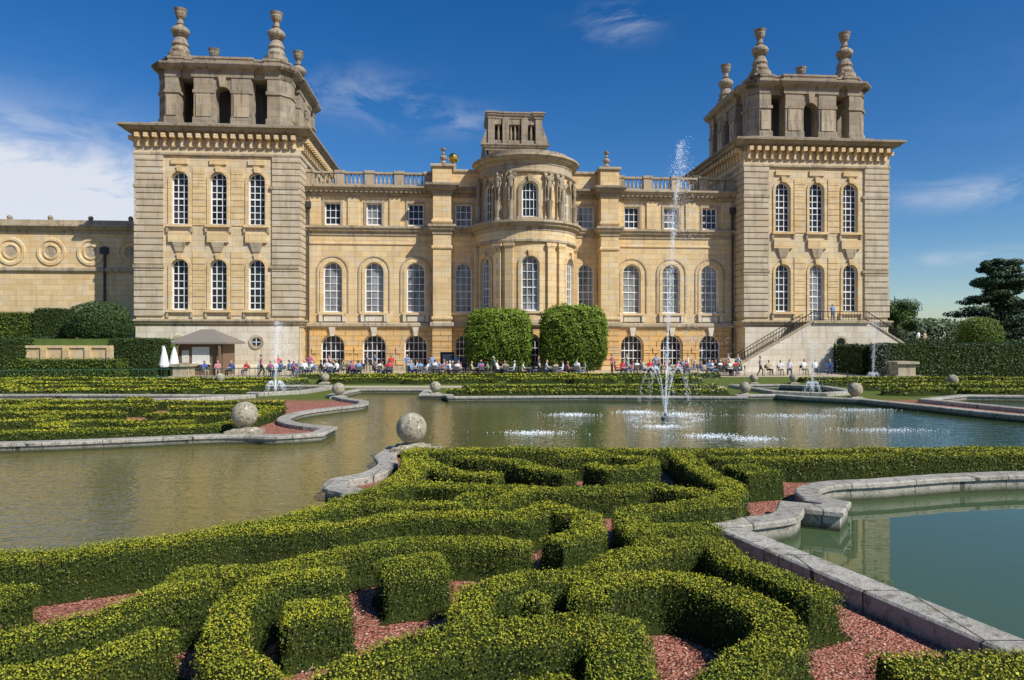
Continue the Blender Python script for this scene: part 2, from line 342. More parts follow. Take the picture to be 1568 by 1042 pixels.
# towers
FP=[(.30,0),(.34,.02),(.34,.1),(.24,.12),(.27,.17),(.21,.25),(.25,.29),(.155,.36),(.13,.41),(.11,.44),(.16,.46)]+[(.02+.185*math.sin(t),.56-.1*math.cos(t)) for t in np.linspace(.6,2.7,7)]+[(.07,.68),(.10,.70),(.07,.72),(.06,.8),(.1,.83),(.13,.9),(.12,.92),(.15,.985),(.11,.99),(.08,.93),(.02,.93)]
def tower(sg):
    c=sg*29.95;x0,x1=c-7.65,c+7.65
    wx=[c-3.6,c,c+3.6]
    up=[(x,1.6,14.2,19.3,True) for x in wx];lo=[(x,1.6,6.0 if not(sg>0 and x==c) else 4.95,10.9,True) for x in wx]
    wall(W,x0,x1,0,4.4,-.1,[],I['pale']); wall(W,x0,x1,4.4,21.2,0,up+lo,I['cream'],.45)
    for xx in(x0,x1): W.add([(xx,0,0),(xx,15.3,0),(xx,15.3,23.4),(xx,0,23.4)],[(0,1,2,3)],I['cream'])
    W.add([(x0,15.3,0),(x1,15.3,0),(x1,15.3,23.4),(x0,15.3,23.4)],[(0,1,2,3)],I['cream'])
    W.add([(x0,0,21.2),(x1,0,21.2),(x1,0,23.4),(x0,0,23.4)],[(0,1,2,3)],I['cream'])
    for o in up: sash(D,G,o,0,.45,nv=2,row=.62,bar=.075)
    for o in lo: sash(D,G,o,0,.45,nv=2,row=.62,g='glass2' if (sg>0 and o[0]==c) else 'glass',bar=.075)
    for o in up+lo:
        surround(D,o,0,.26,.1,'ochre')
        for q in(-1,1):
            D.box(o[0]+q*1.12-.1,o[0]+q*1.12+.1,-.2,0,o[2]-.75,o[2]-.2,I['trim'])
    for x in wx:
        D.box(x-1.02,x+1.02,-.24,0,12.5,13.4,I['ochre']);D.frus(x,-.1,11.6,12.5,.35,.62,I['trim'],.06,.14)
        D.box(x-.8,x+.8,-.16,0,20.0,20.5,I['ochre'])
    z=5.45
    while z<20.6:
        for a,b in((x0-.12,x0+2.55),(x1-2.55,x1+.12)):
            D.box(a,b,-.17,.3,z,z+.51,I['band'])
            xa=(x0-.12,x0+.02) if a<c else (x1-.02,x1+.12)
            D.box(xa[0],xa[1],.3,2.9,z,z+.51,I['band']); D.box(xa[0],xa[1],12.6,15.3,z,z+.51,I['band'])
        for a,b in((wx[0]+1.2,wx[1]-1.2),(wx[1]+1.2,wx[2]-1.2)):
            if not(11.3<z<13.9) and not(19.3<z): D.box(a,b,-.07,.1,z,z+.56,I['ochre'])
        z+=.62
    rp=[(x0,0),(x1,0),(x1,15.3),(x0,15.3)]
    D.sweep(rp,[(-.02,0),(.3,0),(.3,.5),(.12,.7),(-.02,.7)],True,I['pale'])
    D.sweep(rp,prof(4.35,.75,.42,0),True,I['trim'])
    for a,b in((x0,x0+2.6),(x1-2.6,x1)):
        for z in(10.0,17.7): D.box(a-.2,b,-.24,.2,z,z+.28,I['trim'])
    D.sweep(rp,prof(20.75,.35,.22,1),True,I['trim']); D.sweep(rp,[(-.02,21.1),(.1,21.1),(.1,22.3),(-.02,22.3)],True,I['cream'])
    D.sweep(rp,prof(22.55,1.05,1.25),True,I['dark'])
    n=19
    for i in range(n):
        t=(i+.5)/n
        for k in(0,1,2):
            if k==0: q=(x0+15.3*t-.2,x0+15.3*t+.2,-.85,0)
            elif k==1: q=(x0-.85,x0,15.3*t-.2,15.3*t+.2)
            else: q=(x1,x1+.85,15.3*t-.2,15.3*t+.2)
            D.box(q[0],q[1],q[2],q[3],22.35,22.75,I['ochre'])
            if k==0: D.box(q[0]+.03,q[1]-.03,-.35,0,21.6,22.35,I['ochre'])
            elif k==1: D.box(x0-.35,x0,q[2]+.03,q[3]-.03,21.6,22.35,I['ochre'])
            else: D.box(x1,x1+.35,q[2]+.03,q[3]-.03,21.6,22.35,I['ochre'])
    R.box(x0-.3,x1+.3,-.3,15.6,23.5,23.75,I['lead'])
    for x in((wx[0],wx[2]) if sg<0 else (wx[2]+1.5,)):
        n=20;vs=[];fs=[]
        for k in range(n):
            a=2*math.pi*k/n
            for r,yv in((.72,-.1),(.68,-.2),(.45,-.2),(.42,-.12)): vs.append((x+r*math.cos(a),yv,2.9+r*math.sin(a)))
        for k in range(n):
            for q in range(3): fs.append((k*4+q,((k+1)%n)*4+q,((k+1)%n)*4+q+1,k*4+q+1))
        D.add(vs,fs,I['trim']); G.add([(x+.43*math.cos(2*math.pi*k/n),-.115,2.9+.43*math.sin(2*math.pi*k/n)) for k in range(n)],[tuple(range(n))],I['glass'])
        G.box(x-.03,x+.03,-.15,-.12,2.5,3.3,I['white']);G.box(x-.4,x+.4,-.155,-.121,2.87,2.93,I['white'])
    cy=7.65; H=6.4
    R.frus(c,cy,23.7,24.3,H+.35,H+.3,I['dark'])
    def rot(k):
        ca,sa=[(1,0),(0,1),(-1,0),(0,-1)][k]
        return lambda x,y,z:(c+ca*x-sa*y,cy+sa*x+ca*y,z)
    for k in range(4):
        T=rot(k)
        for mb in(W,D,B): mb.T=T
        y=-H-.12
        for q in(-1,1):
            W.box(q*1.8-.95,q*1.8+.95,y,y+1.5,24.3,28.9,I['dark'])
            D.box(q*1.8-1.03,q*1.8+1.03,y-.1,y+.3,24.3,24.9,I['dark']); D.box(q*1.8-1.03,q*1.8+1.03,y-.08,y+.3,27.3,27.6,I['dark'])
            D.box(q*1.8-.7,q*1.8+.7,y-.1,y,25.0,27.2,I['trim'])
        wall(W,-.85,.85,24.3,28.9,y+.1,[(0,1.5,24.31,28.0,True)],I['dark'],1.2)
        D.frus(0,y,27.9,28.9,.2,.35,I['trim'],.15,.2)
        pts=[(-H,-H+.9),(-H+.9,-H),(-H+2.15,-H),(-H+2.15,-H+1.5),(-H+1.5,-H+2.15),(-H,-H+2.15)]
        n=len(pts)
        W.add([(px,py,24.3) for px,py in pts]+[(px,py,28.9) for px,py in pts],[(i,(i+1)%n,n+(i+1)%n,n+i) for i in range(n)],I['dark'])
        for z,h,p in((24.3,.6,.12),(27.3,.3,.12)): D.sweep(pts,[(0,z),(p,z),(p,z+h),(0,z+h)],True,I['dark'])
        D.box(-H+1.05,-H+2.0,-H-.09,-H,25.1,27.1,I['trim'])
        pp=[(-H,-H+.9),(-H+.9,-H),(-H+2.3,-H),(-H+2.3,-H+.35),(-2.9,-H+.35),(-2.9,-H-.15),(2.9,-H-.15),(2.9,-H+.35),(H-2.3,-H+.35),(H-2.3,-H),(H-.9,-H),(H,-H+.9)]
        D.sweep(pp,[(-1.3,28.85),(.05,28.85),(.08,29.5),(.5,29.7),(.68,29.95),(.68,30.15),(-1.3,30.3)],False,I['dark'])
        B.sweep([(p[0]*.96,p[1]*.96) for p in pp],[(-.5,30.1),(.05,30.1),(.08,30.75),(.15,30.75),(.15,30.95),(-.5,30.97)],False,I['dark'])
        fx,fy=-4.7,-4.7
        B.box(fx-1.0,fx+1.0,fy-1.0,fy+1.0,30.2,31.15,I['dark'])
        B.lathe(fx,fy,[(r*5.4*.62 if t<.3 else r*5.4*.8,31.1+t*5.2) for r,t in FP],14,I['dark'])
        for q in range(4):
            a=q*math.pi/2+.78
            B.tube((fx+math.cos(a)*.95,fy+math.sin(a)*.95,31.15),(fx+math.cos(a)*.5,fy+math.sin(a)*.5,32.7),.26,.14,6,I['dark'])
        for q in range(8):
            a=q*math.pi/4; B.tube((fx+math.cos(a)*.28,fy+math.sin(a)*.28,35.3),(fx+math.cos(a)*.55,fy+math.sin(a)*.55,36.25),.1,.06,5,I['dark'])
        if k in(1,2): urn(B,0,-H+1,30.9,1.7)
        for mb in(W,D,B): mb.T=None
    R.box(c-5.4,c+5.4,cy-5.4,cy+5.4,29.2,30.25,I['lead'])
    W.box(c-2.6,c+2.6,cy-2.6,cy+2.6,24.3,29.2,I['lead'])  # added dark core so the belvedere openings look shaded, not roof lead
tower(-1);tower(1)
def lowwing():
    y=6.0;x0,x1=-80,-37.5
    wall(W,x0,x1,0,15.0,y,[],I['ochre'])
    D.sweep([(x0,y),(x1,y)],prof(14.1,.9,.6),m=I['trim']);D.sweep([(x0,y),(x1,y)],prof(10.1,.5,.25,1),m=I['trim'])
    B.box(x0,x1,y,y+.5,14.95,15.5,I['trim']);R.box(x0,x1,y+.4,20,14.9,15.1,I['lead'])
    for x in range(-78,-38,4): B.lathe(x+1,y+.3,[(.2,15.5),(.28,15.8),(.12,16.0)],8,I['dark'])
    urn(B,-39.6,y+.3,15.5,1.5)
    for x in np.arange(-76,-40,3.95):
        xx=x-.4; n=24;vs=[];fs=[]
        for k in range(n):
            a=2*math.pi*k/n
            for r,yv in((1.45,0),(1.4,-.12),(1.15,-.12),(1.05,.0),(.82,-.01),(.78,-.1),(.62,-.1),(.58,.0)): vs.append((xx+r*math.cos(a),y+yv-.005,12.2+r*math.sin(a)))
        for k in range(n):
            for q in range(7): fs.append((k*8+q,((k+1)%n)*8+q,((k+1)%n)*8+q+1,k*8+q+1))
        D.add(vs,fs,I['ochre'])
        G.add([(xx+.59*math.cos(2*math.pi*k/n),y-.02,12.2+.59*math.sin(2*math.pi*k/n)) for k in range(n)],[tuple(range(n))],I['trim'])
    W.box(-39.9,-37.6,y-.35,y,0,14.1,I['ochre'])
    D.tube((-43.4,y-.15,4),(-43.4,y-.15,12.8),.12,.12,8,I['pipe']);D.box(-43.75,-43.05,y-.4,y,12.0,12.7,I['pipe'])
lowwing()
for s in(-1,1):
    D.tube((s*21.9,2.1,.2),(s*21.9,2.1,16.5),.1,.1,8,I['pipe']);D.box(s*21.9-.25,s*21.9+.25,1.85,2.3,16.4,17,I['pipe'])
S=MB()
S.box(27.4,32.6,-4.4,-.12,0,4.7,I['pale']); S.box(27.2,32.8,-4.6,-.12,4.72,4.9,I['trim'])
ns=27
for i in range(ns):
    z1=4.7*(1-i/ns); xa=27.4-(i+1)*.3; S.box(xa,xa+.3,-4.2,-2.0,0,z1-.17,I['pale']); S.box(xa-.03,xa+.31,-4.25,-1.95,z1-.17,z1-.12,I['trim'])
    if i<20: xb=32.6+i*.3; S.box(xb,xb+.3,-4.2,-2.0,0,z1-.17,I['pale']); S.box(xb-.01,xb+.33,-4.25,-1.95,z1-.17,z1-.12,I['trim'])
def wedge(x0_,z0_,x1_,z1_,ya,yb,m):
    S.add([(x0_,ya,0),(x0_,ya,z0_),(x1_,ya,z1_),(x1_,ya,0),(x0_,yb,0),(x0_,yb,z0_),(x1_,yb,z1_),(x1_,yb,0)],[(0,1,2,3),(4,5,6,7),(0,1,5,4),(1,2,6,5),(2,3,7,6),(3,0,4,7)],m)
wedge(27.4,4.9,19.3,.35,-4.4,-4.27,I['pale']);wedge(32.6,4.9,38.6,1.3,-4.4,-4.27,I['pale'])
def coper(x0_,z0_,x1_,z1_):
    S.add([(x0_,-4.5,z0_),(x1_,-4.5,z1_),(x1_,-4.2,z1_),(x0_,-4.2,z0_),(x0_,-4.5,z0_+.18),(x1_,-4.5,z1_+.18),(x1_,-4.2,z1_+.18),(x0_,-4.2,z0_+.18)],[(0,1,2,3),(4,5,6,7),(0,1,5,4),(1,2,6,5),(2,3,7,6),(3,0,4,7)],I['trim'])
coper(27.2,4.85,19.3,.4);coper(32.8,4.85,38.6,1.32)
S.box(19.0,19.7,-4.55,-1.8,0,1.3,I['pale'])
n=20; S.add([(30+.62*math.cos(2*math.pi*k/n),-4.42,2.9+.62*math.sin(2*math.pi*k/n)) for k in range(n)],[tuple(range(n))],I['trim']);S.add([(30+.42*math.cos(2*math.pi*k/n),-4.44,2.9+.42*math.sin(2*math.pi*k/n)) for k in range(n)],[tuple(range(n))],I['glass'])
def rail(p,q,n):
    for i in range(n+1):
        t=i/n;a=[p[k]+(q[k]-p[k])*t for k in range(3)]; S.tube(a,(a[0],a[1],a[2]+.95),.022,.022,5,I['iron'])
    S.tube((p[0],p[1],p[2]+.95),(q[0],q[1],q[2]+.95),.04,.04,6,I['iron']);S.tube((p[0],p[1],p[2]+.15),(q[0],q[1],q[2]+.15),.03,.03,6,I['iron'])
rail((19.6,-4.33,.5),(27.4,-4.33,4.95),26);rail((27.4,-4.3,4.9),(32.6,-4.3,4.9),18);rail((32.6,-4.33,4.95),(38.4,-4.33,1.5),20);rail((19.6,-2.05,.2),(27.4,-2.05,4.75),26)
W.obj('walls',PM,palace);D.obj('cornices_and_mouldings',PM,palace);G.obj('windows',PM,palace);B.obj('balustrades_and_finials',PM,palace);R.obj('roofs',PM,palace);S.obj('entrance_stairs',PM,palace)
# ---------------------------------------------------------------- people
skin=[simple('skin_%d'%i,c,.6,var=.1) for i,c in enumerate([(.65,.40,.29),(.6,.36,.26),(.35,.2,.13)])]
hair=[simple('hair_%d'%i,c,.7) for i,c in enumerate([(.05,.03,.02),(.35,.23,.1),(.5,.5,.47),(.12,.06,.03)])]
cloth=[simple('cloth_%d'%i,c,.85,var=.12) for i,c in enumerate([(.8,.8,.78),(.7,.7,.72),(.6,.05,.05),(.06,.12,.35),(.6,.25,.3),(.03,.03,.035),(.18,.32,.55),(.8,.8,.75),(.5,.42,.28),(.4,.1,.22),(.1,.1,.12),(.3,.32,.35),(.25,.3,.2)])]
trou=[simple('trousers_%d'%i,c,.85,var=.15) for i,c in enumerate([(.04,.06,.12),(.02,.02,.02),(.35,.3,.2),(.12,.17,.28)])]
def person_mesh(name,pose):
    if pose=='stand' or pose=='walk':
        s=.22 if pose=='walk' else .02
        J=dict(pel=(0,0,.95,.13),sp=(0,0,1.14,.115),ch=(0,-.01,1.36,.14),nk=(0,0,1.49,.055),hd=(0,-.01,1.56,.06),
          sL=(.18,0,1.42,.06),eL=(.23,s*.5+.02,1.15,.043),wL=(.25,s*.3-.08,.92,.03),hL=(.25,s*.3-.1,.87,.03),
          sR=(-.18,0,1.42,.06),eR=(-.23,.04,1.15,.043),wR=(-.25,-.1,.93,.03),hR=(-.25,-.12,.88,.03),
          pL=(.09,0,.88,.095),kL=(.1,-s,.5,.062),aL=(.1,-s*.9+.02,.09,.042),tL=(.11,-s-.12,.04,.038),
          pR=(-.09,0,.88,.095),kR=(-.1,s*.3-.03,.5,.062),aR=(-.1,s*1.1+.02,.1,.042),tR=(-.11,s-.1,.04,.038)); hz=1.63;hy=-.01
    else:
        lean=-.1 if pose=='sit' else .06
        J=dict(pel=(0,0,.55,.14),sp=(0,lean*.3,.74,.12),ch=(0,lean,.95,.14),nk=(0,lean,1.09,.055),hd=(0,lean-.02,1.16,.06),
          sL=(.18,lean,1.02,.06),eL=(.24,lean-.1,.77,.043),wL=(.16,-.36,.78,.03),hL=(.14,-.42,.78,.03),
          sR=(-.18,lean,1.02,.06),eR=(-.24,lean-.1,.77,.043),wR=(-.17,-.34,.72 if pose=='sit' else .66,.03),hR=(-.15,-.4,.73 if pose=='sit' else .64,.03),
          pL=(.09,-.05,.53,.095),kL=(.12,-.46,.53,.065),aL=(.13,-.44,.1,.042),tL=(.13,-.58,.04,.038),
          pR=(-.09,-.05,.53,.095),kR=(-.12,-.46,.53,.065),aR=(-.13,-.4,.1,.042),tR=(-.13,-.54,.04,.038)); hz=1.23;hy=lean-.03
    E=[('pel','sp'),('sp','ch'),('ch','nk'),('nk','hd')]
    for q in'LR': E+=[('ch','s'+q),('s'+q,'e'+q),('e'+q,'w'+q),('w'+q,'h'+q),('pel','p'+q),('p'+q,'k'+q),('k'+q,'a'+q),('a'+q,'t'+q)]
    ks=list(J); me=bpy.data.meshes.new('t'); me.from_pydata([J[k][:3] for k in ks],[(ks.index(a),ks.index(b)) for a,b in E],[])
    o=link(bpy.data.objects.new('t',me)); md=o.modifiers.new('s','SKIN'); 
    for i,k in enumerate(ks):
        r=J[k][3]; sv=me.skin_vertices[0].data[i]; sv.radius=(r*(1.25 if k in('ch','pel','sp') else 1),r*(.85 if k in('ch','sp') else 1)); sv.use_root=(k=='pel')
    sb=o.modifiers.new('b','SUBSURF'); sb.levels=1
    dg=bpy.context.evaluated_depsgraph_get(); ev=o.evaluated_get(dg); m2=bpy.data.meshes.new_from_object(ev)
    bpy.data.objects.remove(o)
    mb=MB(); vs=[tuple(v.co) for v in m2.vertices]
    sit=pose.startswith('sit')
    for p in m2.polygons:
        x,y,z=p.center; 
        if z<.11: k=3
        elif sit: k=2 if (z<.6 and not(abs(x)>.2 and z>.62)) else (0 if (y<-.22 or z>1.1) else 1)
        else: k=2 if(z<.98 and abs(x)<.2) else (0 if (z>1.49 or (abs(x)>.2 and z<1.12)) else 1)
        mb.m.append(k); mb.f.append(list(p.vertices))
    mb.v=vs
    def ell(cx,cy,cz,a,b,c,m,n=10,t0=0,t1=math.pi):
        T0=mb.T; mb.T=lambda x,y,z:(cx+x*a,cy+y*b,cz+z*c)
        mb.lathe(0,0,[(max(.02,math.sin(t)),math.cos(t)) for t in np.linspace(t0,t1,8)],n,m); mb.T=T0
    ell(0,hy-.005,hz,.077,.092,.115,0);ell(0,hy+.018,hz+.025,.086,.095,.108,3,10,0,1.9)
    mb.frus(0,hy-.1,hz-.03,hz+.01,.016,.008,0)
    for q in(-1,1): ell(q*.08,hy+.005,hz-.01,.012,.02,.032,0,6); ell(q*.03,hy-.087,hz+.005,.012,.008,.008,3,6)
    mb.box(-.025,.025,hy-.093,hy-.08,hz-.058,hz-.048,3)
    for q in'LR':
        h=Vector(J['h'+q][:3]);w=Vector(J['w'+q][:3]);d=(h-w).normalized(); sd=Vector((0,1,0)) if not sit else Vector((1,0,0))
        for i,L in enumerate((.065,.075,.07,.055)):
            b=h+d*.02+sd*(i-1.5)*.019; mid=b+d*L*.6; mb.tube(b,mid,.009,.008,5,0); mb.tube(mid,mid+d*L*.4+Vector((0,0,-.018)),.008,.006,5,0)
        mb.tube(h-d*.01,h+d*.03-sd*.05,.011,.008,5,0)
    me=bpy.data.meshes.new(name); me.from_pydata(mb.v,[],mb.f)
    for m in(skin[0],cloth[0],trou[0],hair[0]): me.materials.append(m)
    me.polygons.foreach_set('material_index',mb.m); me.polygons.foreach_set('use_smooth',[True]*len(me.polygons)); me.update(); return me
PMsh={p:person_mesh('person_'+p,p) for p in('stand','walk','sit','sit2')}
def person(name,pose,x,y,z,rz,stonem=None,sc_=1,parent=None):
    o=link(bpy.data.objects.new(name,PMsh[pose])); o.location=(x,y,z); o.rotation_euler=(0,0,rz); s=sc_*(random.uniform(.97,1.08) if not stonem else 1); o.scale=(s,s,s)
    ms=[stonem]*4 if stonem else [random.choice(skin),random.choice(cloth),random.choice(trou),random.choice(hair)]
    for i,m in enumerate(ms): o.material_slots[i].link='OBJECT'; o.material_slots[i].material=m
    if parent: o.parent=parent
    return o
for i,a in enumerate((-75,-38,-22,22,38,75)):
    t=math.radians(a); person('statue_%d'%i,'stand',5.05*math.sin(t),BY-5.05*math.cos(t),16.45,t,M['dark'],1.65,palace)
wood=simple('chair_metal',(.10,.10,.10),.5); tabm=simple('table_top',(.45,.43,.4),.5)
c=MB(); c.box(-.22,.22,-.22,.22,.43,.46); c.box(-.21,.21,.2,.235,.6,.9)
for x in(-.2,.2):
    c.tube((x,.21,0),(x,.23,.9),.015,.015,6);c.tube((x,-.2,0),(x,-.2,.44),.015,.015,6)
chair0=c.obj('cafe_chair',[wood])
t=MB(); t.lathe(0,0,[(.22,0),(.22,.03),(.03,.06),(.03,.7),(.4,.72),(.4,.75)],16); table0=t.obj('cafe_table',[tabm])
first=[True,True]
def chair(x,y,rz):
    if first[0]: o=chair0; first[0]=False
    else: o=link(bpy.data.objects.new('cafe_chair',chair0.data))
    o.location=(x,y,.006); o.rotation_euler=(0,0,rz)
def table(x,y):
    if first[1]: o=table0; first[1]=False
    else: o=link(bpy.data.objects.new('cafe_table',table0.data))
    o.location=(x,y,.006)
x=-20.0; row=0
while x<19.8:
    if not(6.9<x<7.8):
        y=(58.0 if row%2==0 else 60.1)+random.uniform(-.2,.4)+x*.04
        if (-4.6<x<2.2 or 2.4<x<8.6): y=57.9+random.uniform(-.2,.2)+x*.04
        table(x,y)
        k=random.choice([3,3,4,4])
        for a in random.sample([0,math.pi/2,math.pi,-math.pi/2],k):
            a+=random.uniform(-.3,.3)
            px,py=x+.72*math.sin(-a),y+.72*math.cos(a)
            chair(px,py,a)
            if random.random()<.93: person('seated_person',random.choice(['sit','sit2']),px,py,-.02,a)
    row+=1; x+=random.uniform(1.0,1.5) if not(-4.6<x<8.6) else random.uniform(1.75,2.2)
for x,y,r,p in[(-25,58,.4,'sit'),(-24,58.3,-.5,'sit2'),(-26.2,58,1,'sit'),(22.5,60,.3,'sit'),(24.6,60.5,-.4,'sit2'),(25.6,60,.3,'sit'),(26.8,60.3,.2,'sit2'),(28,60.2,-.3,'sit'),(23.4,59.6,0,'sit'),(-21.6,58.6,.5,'sit'),(-22.9,58.8,-.3,'sit2')]:
    chair(x,y,r); person('seated_person',p,x,y,-.02,r)
for x,y,r,p in[(-20.9,56.9,1.9,'walk'),(-13.2,62.0,2,'stand'),(-12.4,61.8,-1,'stand'),(-5,61.5,.4,'walk'),(-4.3,61.6,.1,'stand'),(-9.5,61.8,3,'walk'),(-16.5,61.6,-1.4,'walk'),(2.2,56.9,1.6,'walk'),(10.5,62.6,2,'stand'),(13.2,62.6,.3,'stand'),(19.6,61.9,-1.5,'walk'),(20.3,61.4,2,'stand'),(-20.9,61,.6,'stand'),(-1.5,56.6,2.2,'walk'),(16.2,62.8,1.3,'walk'),(-7.2,61.6,.7,'stand'),(-18.3,61.8,.2,'stand'),(9.1,62.2,1,'stand'),(-11,62.2,.4,'walk'),(21.2,58.3,1.2,'walk')]:
    person('standing_person' if p=='stand' else 'walking_person',p,x,y,.006,r)
for x,y in[(52.4,88),(53.4,88.3)]: person('standing_person','stand',x,y,2.45,.3)
person('standing_person','stand',31.6,67.3,4.93,.2)
# ---------------------------------------------------------------- foliage utilities
m,nt,b=newmat('leaf'); at=N(nt,'ShaderNodeAttribute',attribute_name='lc')
b.inputs['Roughness'].default_value=.5; b.inputs['Specular IOR Level'].default_value=.25
nt.links.new(at.outputs['Color'],b.inputs['Base Color']); LEAF=m
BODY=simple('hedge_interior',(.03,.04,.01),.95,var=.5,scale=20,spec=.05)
BARK=simple('bark',(.09,.065,.045),.9)
def unit(a): return a/np.maximum(1e-6,np.linalg.norm(a,axis=1,keepdims=True))
def leaves(name,P,Nr,size,col,parent=None,mat=None,rand=.9,aspect=.6):
    n=len(P); nn=unit(Nr+rng.normal(size=(n,3))*rand*.6); t=rng.normal(size=(n,3)); a=unit(np.cross(nn,t)); b=np.cross(nn,a)
    size=np.broadcast_to(size,(n,))*rng.uniform(.7,1.3,n); s=size[:,None]
    V=np.stack([P+a*s*.5,P+b*s*aspect*.5,P-a*s*.5,P-b*s*aspect*.5],1).reshape(-1,3).astype(np.float32)
    me=bpy.data.meshes.new(name); me.vertices.add(4*n); me.vertices.foreach_set('co',V.ravel())
    me.loops.add(4*n); me.loops.foreach_set('vertex_index',np.arange(4*n,dtype=np.int32))
    me.polygons.add(n); me.polygons.foreach_set('loop_start',np.arange(0,4*n,4,dtype=np.int32))
    c4=np.ones((n,4,4),np.float32); c4[:,:,:3]=np.clip(col,0,1)[:,None,:]
    at=me.attributes.new('lc','FLOAT_COLOR','POINT'); at.data.foreach_set('color',c4.ravel())
    me.materials.append(mat or LEAF); me.update(calc_edges=True)
    o=link(bpy.data.objects.new(name,me)); 
    if parent: o.parent=parent
    return o
def wob(x,y,s=1.):
    return (np.sin(x*1.7*s+y*.9*s)+np.sin(x*-.8*s+y*2.3*s+1.3)+np.sin(x*3.9*s+2.1+y*1.1*s)+np.sin(y*4.7*s-x*2.2*s))/4
def lerp(a,b,t): return np.array(a)[None,:]*(1-t[:,None])+np.array(b)[None,:]*t[:,None]
def smoothpoly(pts,k=3):
    if len(pts)<3: return pts
    out=[];P=[np.array(p,float) for p in pts];P=[2*P[0]-P[1]]+P+[2*P[-1]-P[-2]]
    for i in range(1,len(P)-2):
        for j in range(k):
            t=j/k; out.append(tuple(.5*((2*P[i])+(-P[i-1]+P[i+1])*t+(2*P[i-1]-5*P[i]+4*P[i+1]-P[i+2])*t*t+(-P[i-1]+3*P[i]-3*P[i+1]+P[i+2])*t**3)))
    out.append(tuple(P[-2])); return out
def parterre(name,polys,bounds,g,h,smin,sk,dens,litter=0):
    par=empty(name); polys=[(p[0] if len(p)>2 else smoothpoly(p[0],3),p[1]) for p in polys]
    x0,x1,y0,y1=bounds; nx=int((x1-x0)/g)+1;ny=int((y1-y0)/g)+1
    gxs=np.linspace(x0,x1,nx);gys=np.linspace(y0,y1,ny)
    X,Y=np.meshgrid(gxs,gys); dd=np.full(X.shape,9.); hv=np.zeros(X.shape)
    for pi,(pts,hw) in enumerate(polys):
        sg=[(pts[0],pts[0])] if len(pts)==1 else list(zip(pts[:-1],pts[1:])); dh=((pi*37)%11/10-.5)*.09
        for si,((ax,ay),(bx,by)) in enumerate(sg):
            R0=hw+.5
            i0,i1=np.searchsorted(gxs,[min(ax,bx)-R0,max(ax,bx)+R0]);j0,j1=np.searchsorted(gys,[min(ay,by)-R0,max(ay,by)+R0])
            if i0>=i1 or j0>=j1: continue
            xs,ys=X[j0:j1,i0:i1],Y[j0:j1,i0:i1]; dx,dy=bx-ax,by-ay; L=dx*dx+dy*dy
            if L<1e-9:
                u=(xs-ax)*.95+(ys-ay)*.31; v=(ys-ay)*.95-(xs-ax)*.31; r=np.maximum(np.abs(u),np.abs(v))-hw
            else:
                t0=((xs-ax)*dx+(ys-ay)*dy)/L; t=np.clip(t0,0,1); r=np.hypot(xs-ax-t*dx,ys-ay-t*dy)-hw; Ls=math.sqrt(L)
                pr=np.abs((xs-ax)*dy-(ys-ay)*dx)/Ls-hw
                if si==0: r=np.where(t0<0,np.maximum(pr,-t0*Ls-.06),r)
                if si==len(sg)-1: r=np.where(t0>1,np.maximum(pr,(t0-1)*Ls-.06),r)
            old=dd[j0:j1,i0:i1]; hv[j0:j1,i0:i1]=np.where(r<old,dh,hv[j0:j1,i0:i1]); dd[j0:j1,i0:i1]=np.minimum(old,r)
    dd=dd+.025*wob(X,Y,3.)+.016*wob(X,Y,11.)
    for _ in range(2): hv[1:-1,1:-1]=(hv[:-2,1:-1]+hv[2:,1:-1]+hv[1:-1,:-2]+hv[1:-1,2:])/4
    HH=h+hv*h/.5+.035*wob(X,Y,1.3)+.018*wob(X,Y,8.)
    GY,GX=np.gradient(dd,gys,gxs)
    def look(A,x,y):
        u=np.clip((x-x0)/(x1-x0)*(nx-1),0,nx-1.001);v=np.clip((y-y0)/(y1-y0)*(ny-1),0,ny-1.001)
        i=u.astype(int);j=v.astype(int);fu=u-i;fv=v-j
        return A[j,i]*(1-fu)*(1-fv)+A[j,i+1]*fu*(1-fv)+A[j+1,i]*(1-fu)*fv+A[j+1,i+1]*fu*fv
    Z=(HH-.03)*np.clip((-dd-.03)/g+.5,0,1)
    keep=dd<g*1.2; idx=-np.ones(X.shape,int)
    cell=keep[:-1,:-1]|keep[1:,:-1]|keep[:-1,1:]|keep[1:,1:]
    jj,ii=np.nonzero(cell); need=np.zeros(X.shape,bool)
    for a,b in((0,0),(0,1),(1,0),(1,1)): need[jj+a,ii+b]=True
    idx[need]=np.arange(need.sum())
    V=np.stack([X,Y,Z+rng.normal(size=X.shape)*.006],-1)[need]
    V[:,2]=np.maximum(V[:,2],.003)
    F=np.stack([idx[jj,ii],idx[jj,ii+1],idx[jj+1,ii+1],idx[jj+1,ii]],1); nf=len(F)
    me=bpy.data.meshes.new(name+'_body'); me.vertices.add(len(V)); me.vertices.foreach_set('co',V.astype(np.float32).ravel())
    me.loops.add(4*nf);me.loops.foreach_set('vertex_index',F.astype(np.int32).ravel());me.polygons.add(nf);me.polygons.foreach_set('loop_start',np.arange(0,4*nf,4,dtype=np.int32));me.update(calc_edges=True)
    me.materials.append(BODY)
    o=link(bpy.data.objects.new('hedge_body',me)); o.parent=par
    area=(x1-x0)*(y1-y0); k=(smin/.022)**2; n=int(area*dens/k)
    px=rng.uniform(x0,x1,n);py=rng.uniform(y0,y1,n)
    s=np.maximum(smin,py*sk); acc=rng.random(n)<(smin/s)**2; px,py,s=px[acc],py[acc],s[acc]
    vis=(np.abs(px)<py*.78+1.2); px,py,s=px[vis],py[vis],s[vis]
    dv=look(dd,px,py); m=dv<-.005; tx,ty,ts,td=px[m],py[m],s[m],dv[m]
    tz=look(HH,tx,ty)-.045*np.exp(td/.025)+rng.uniform(-.03,.02,len(tx))
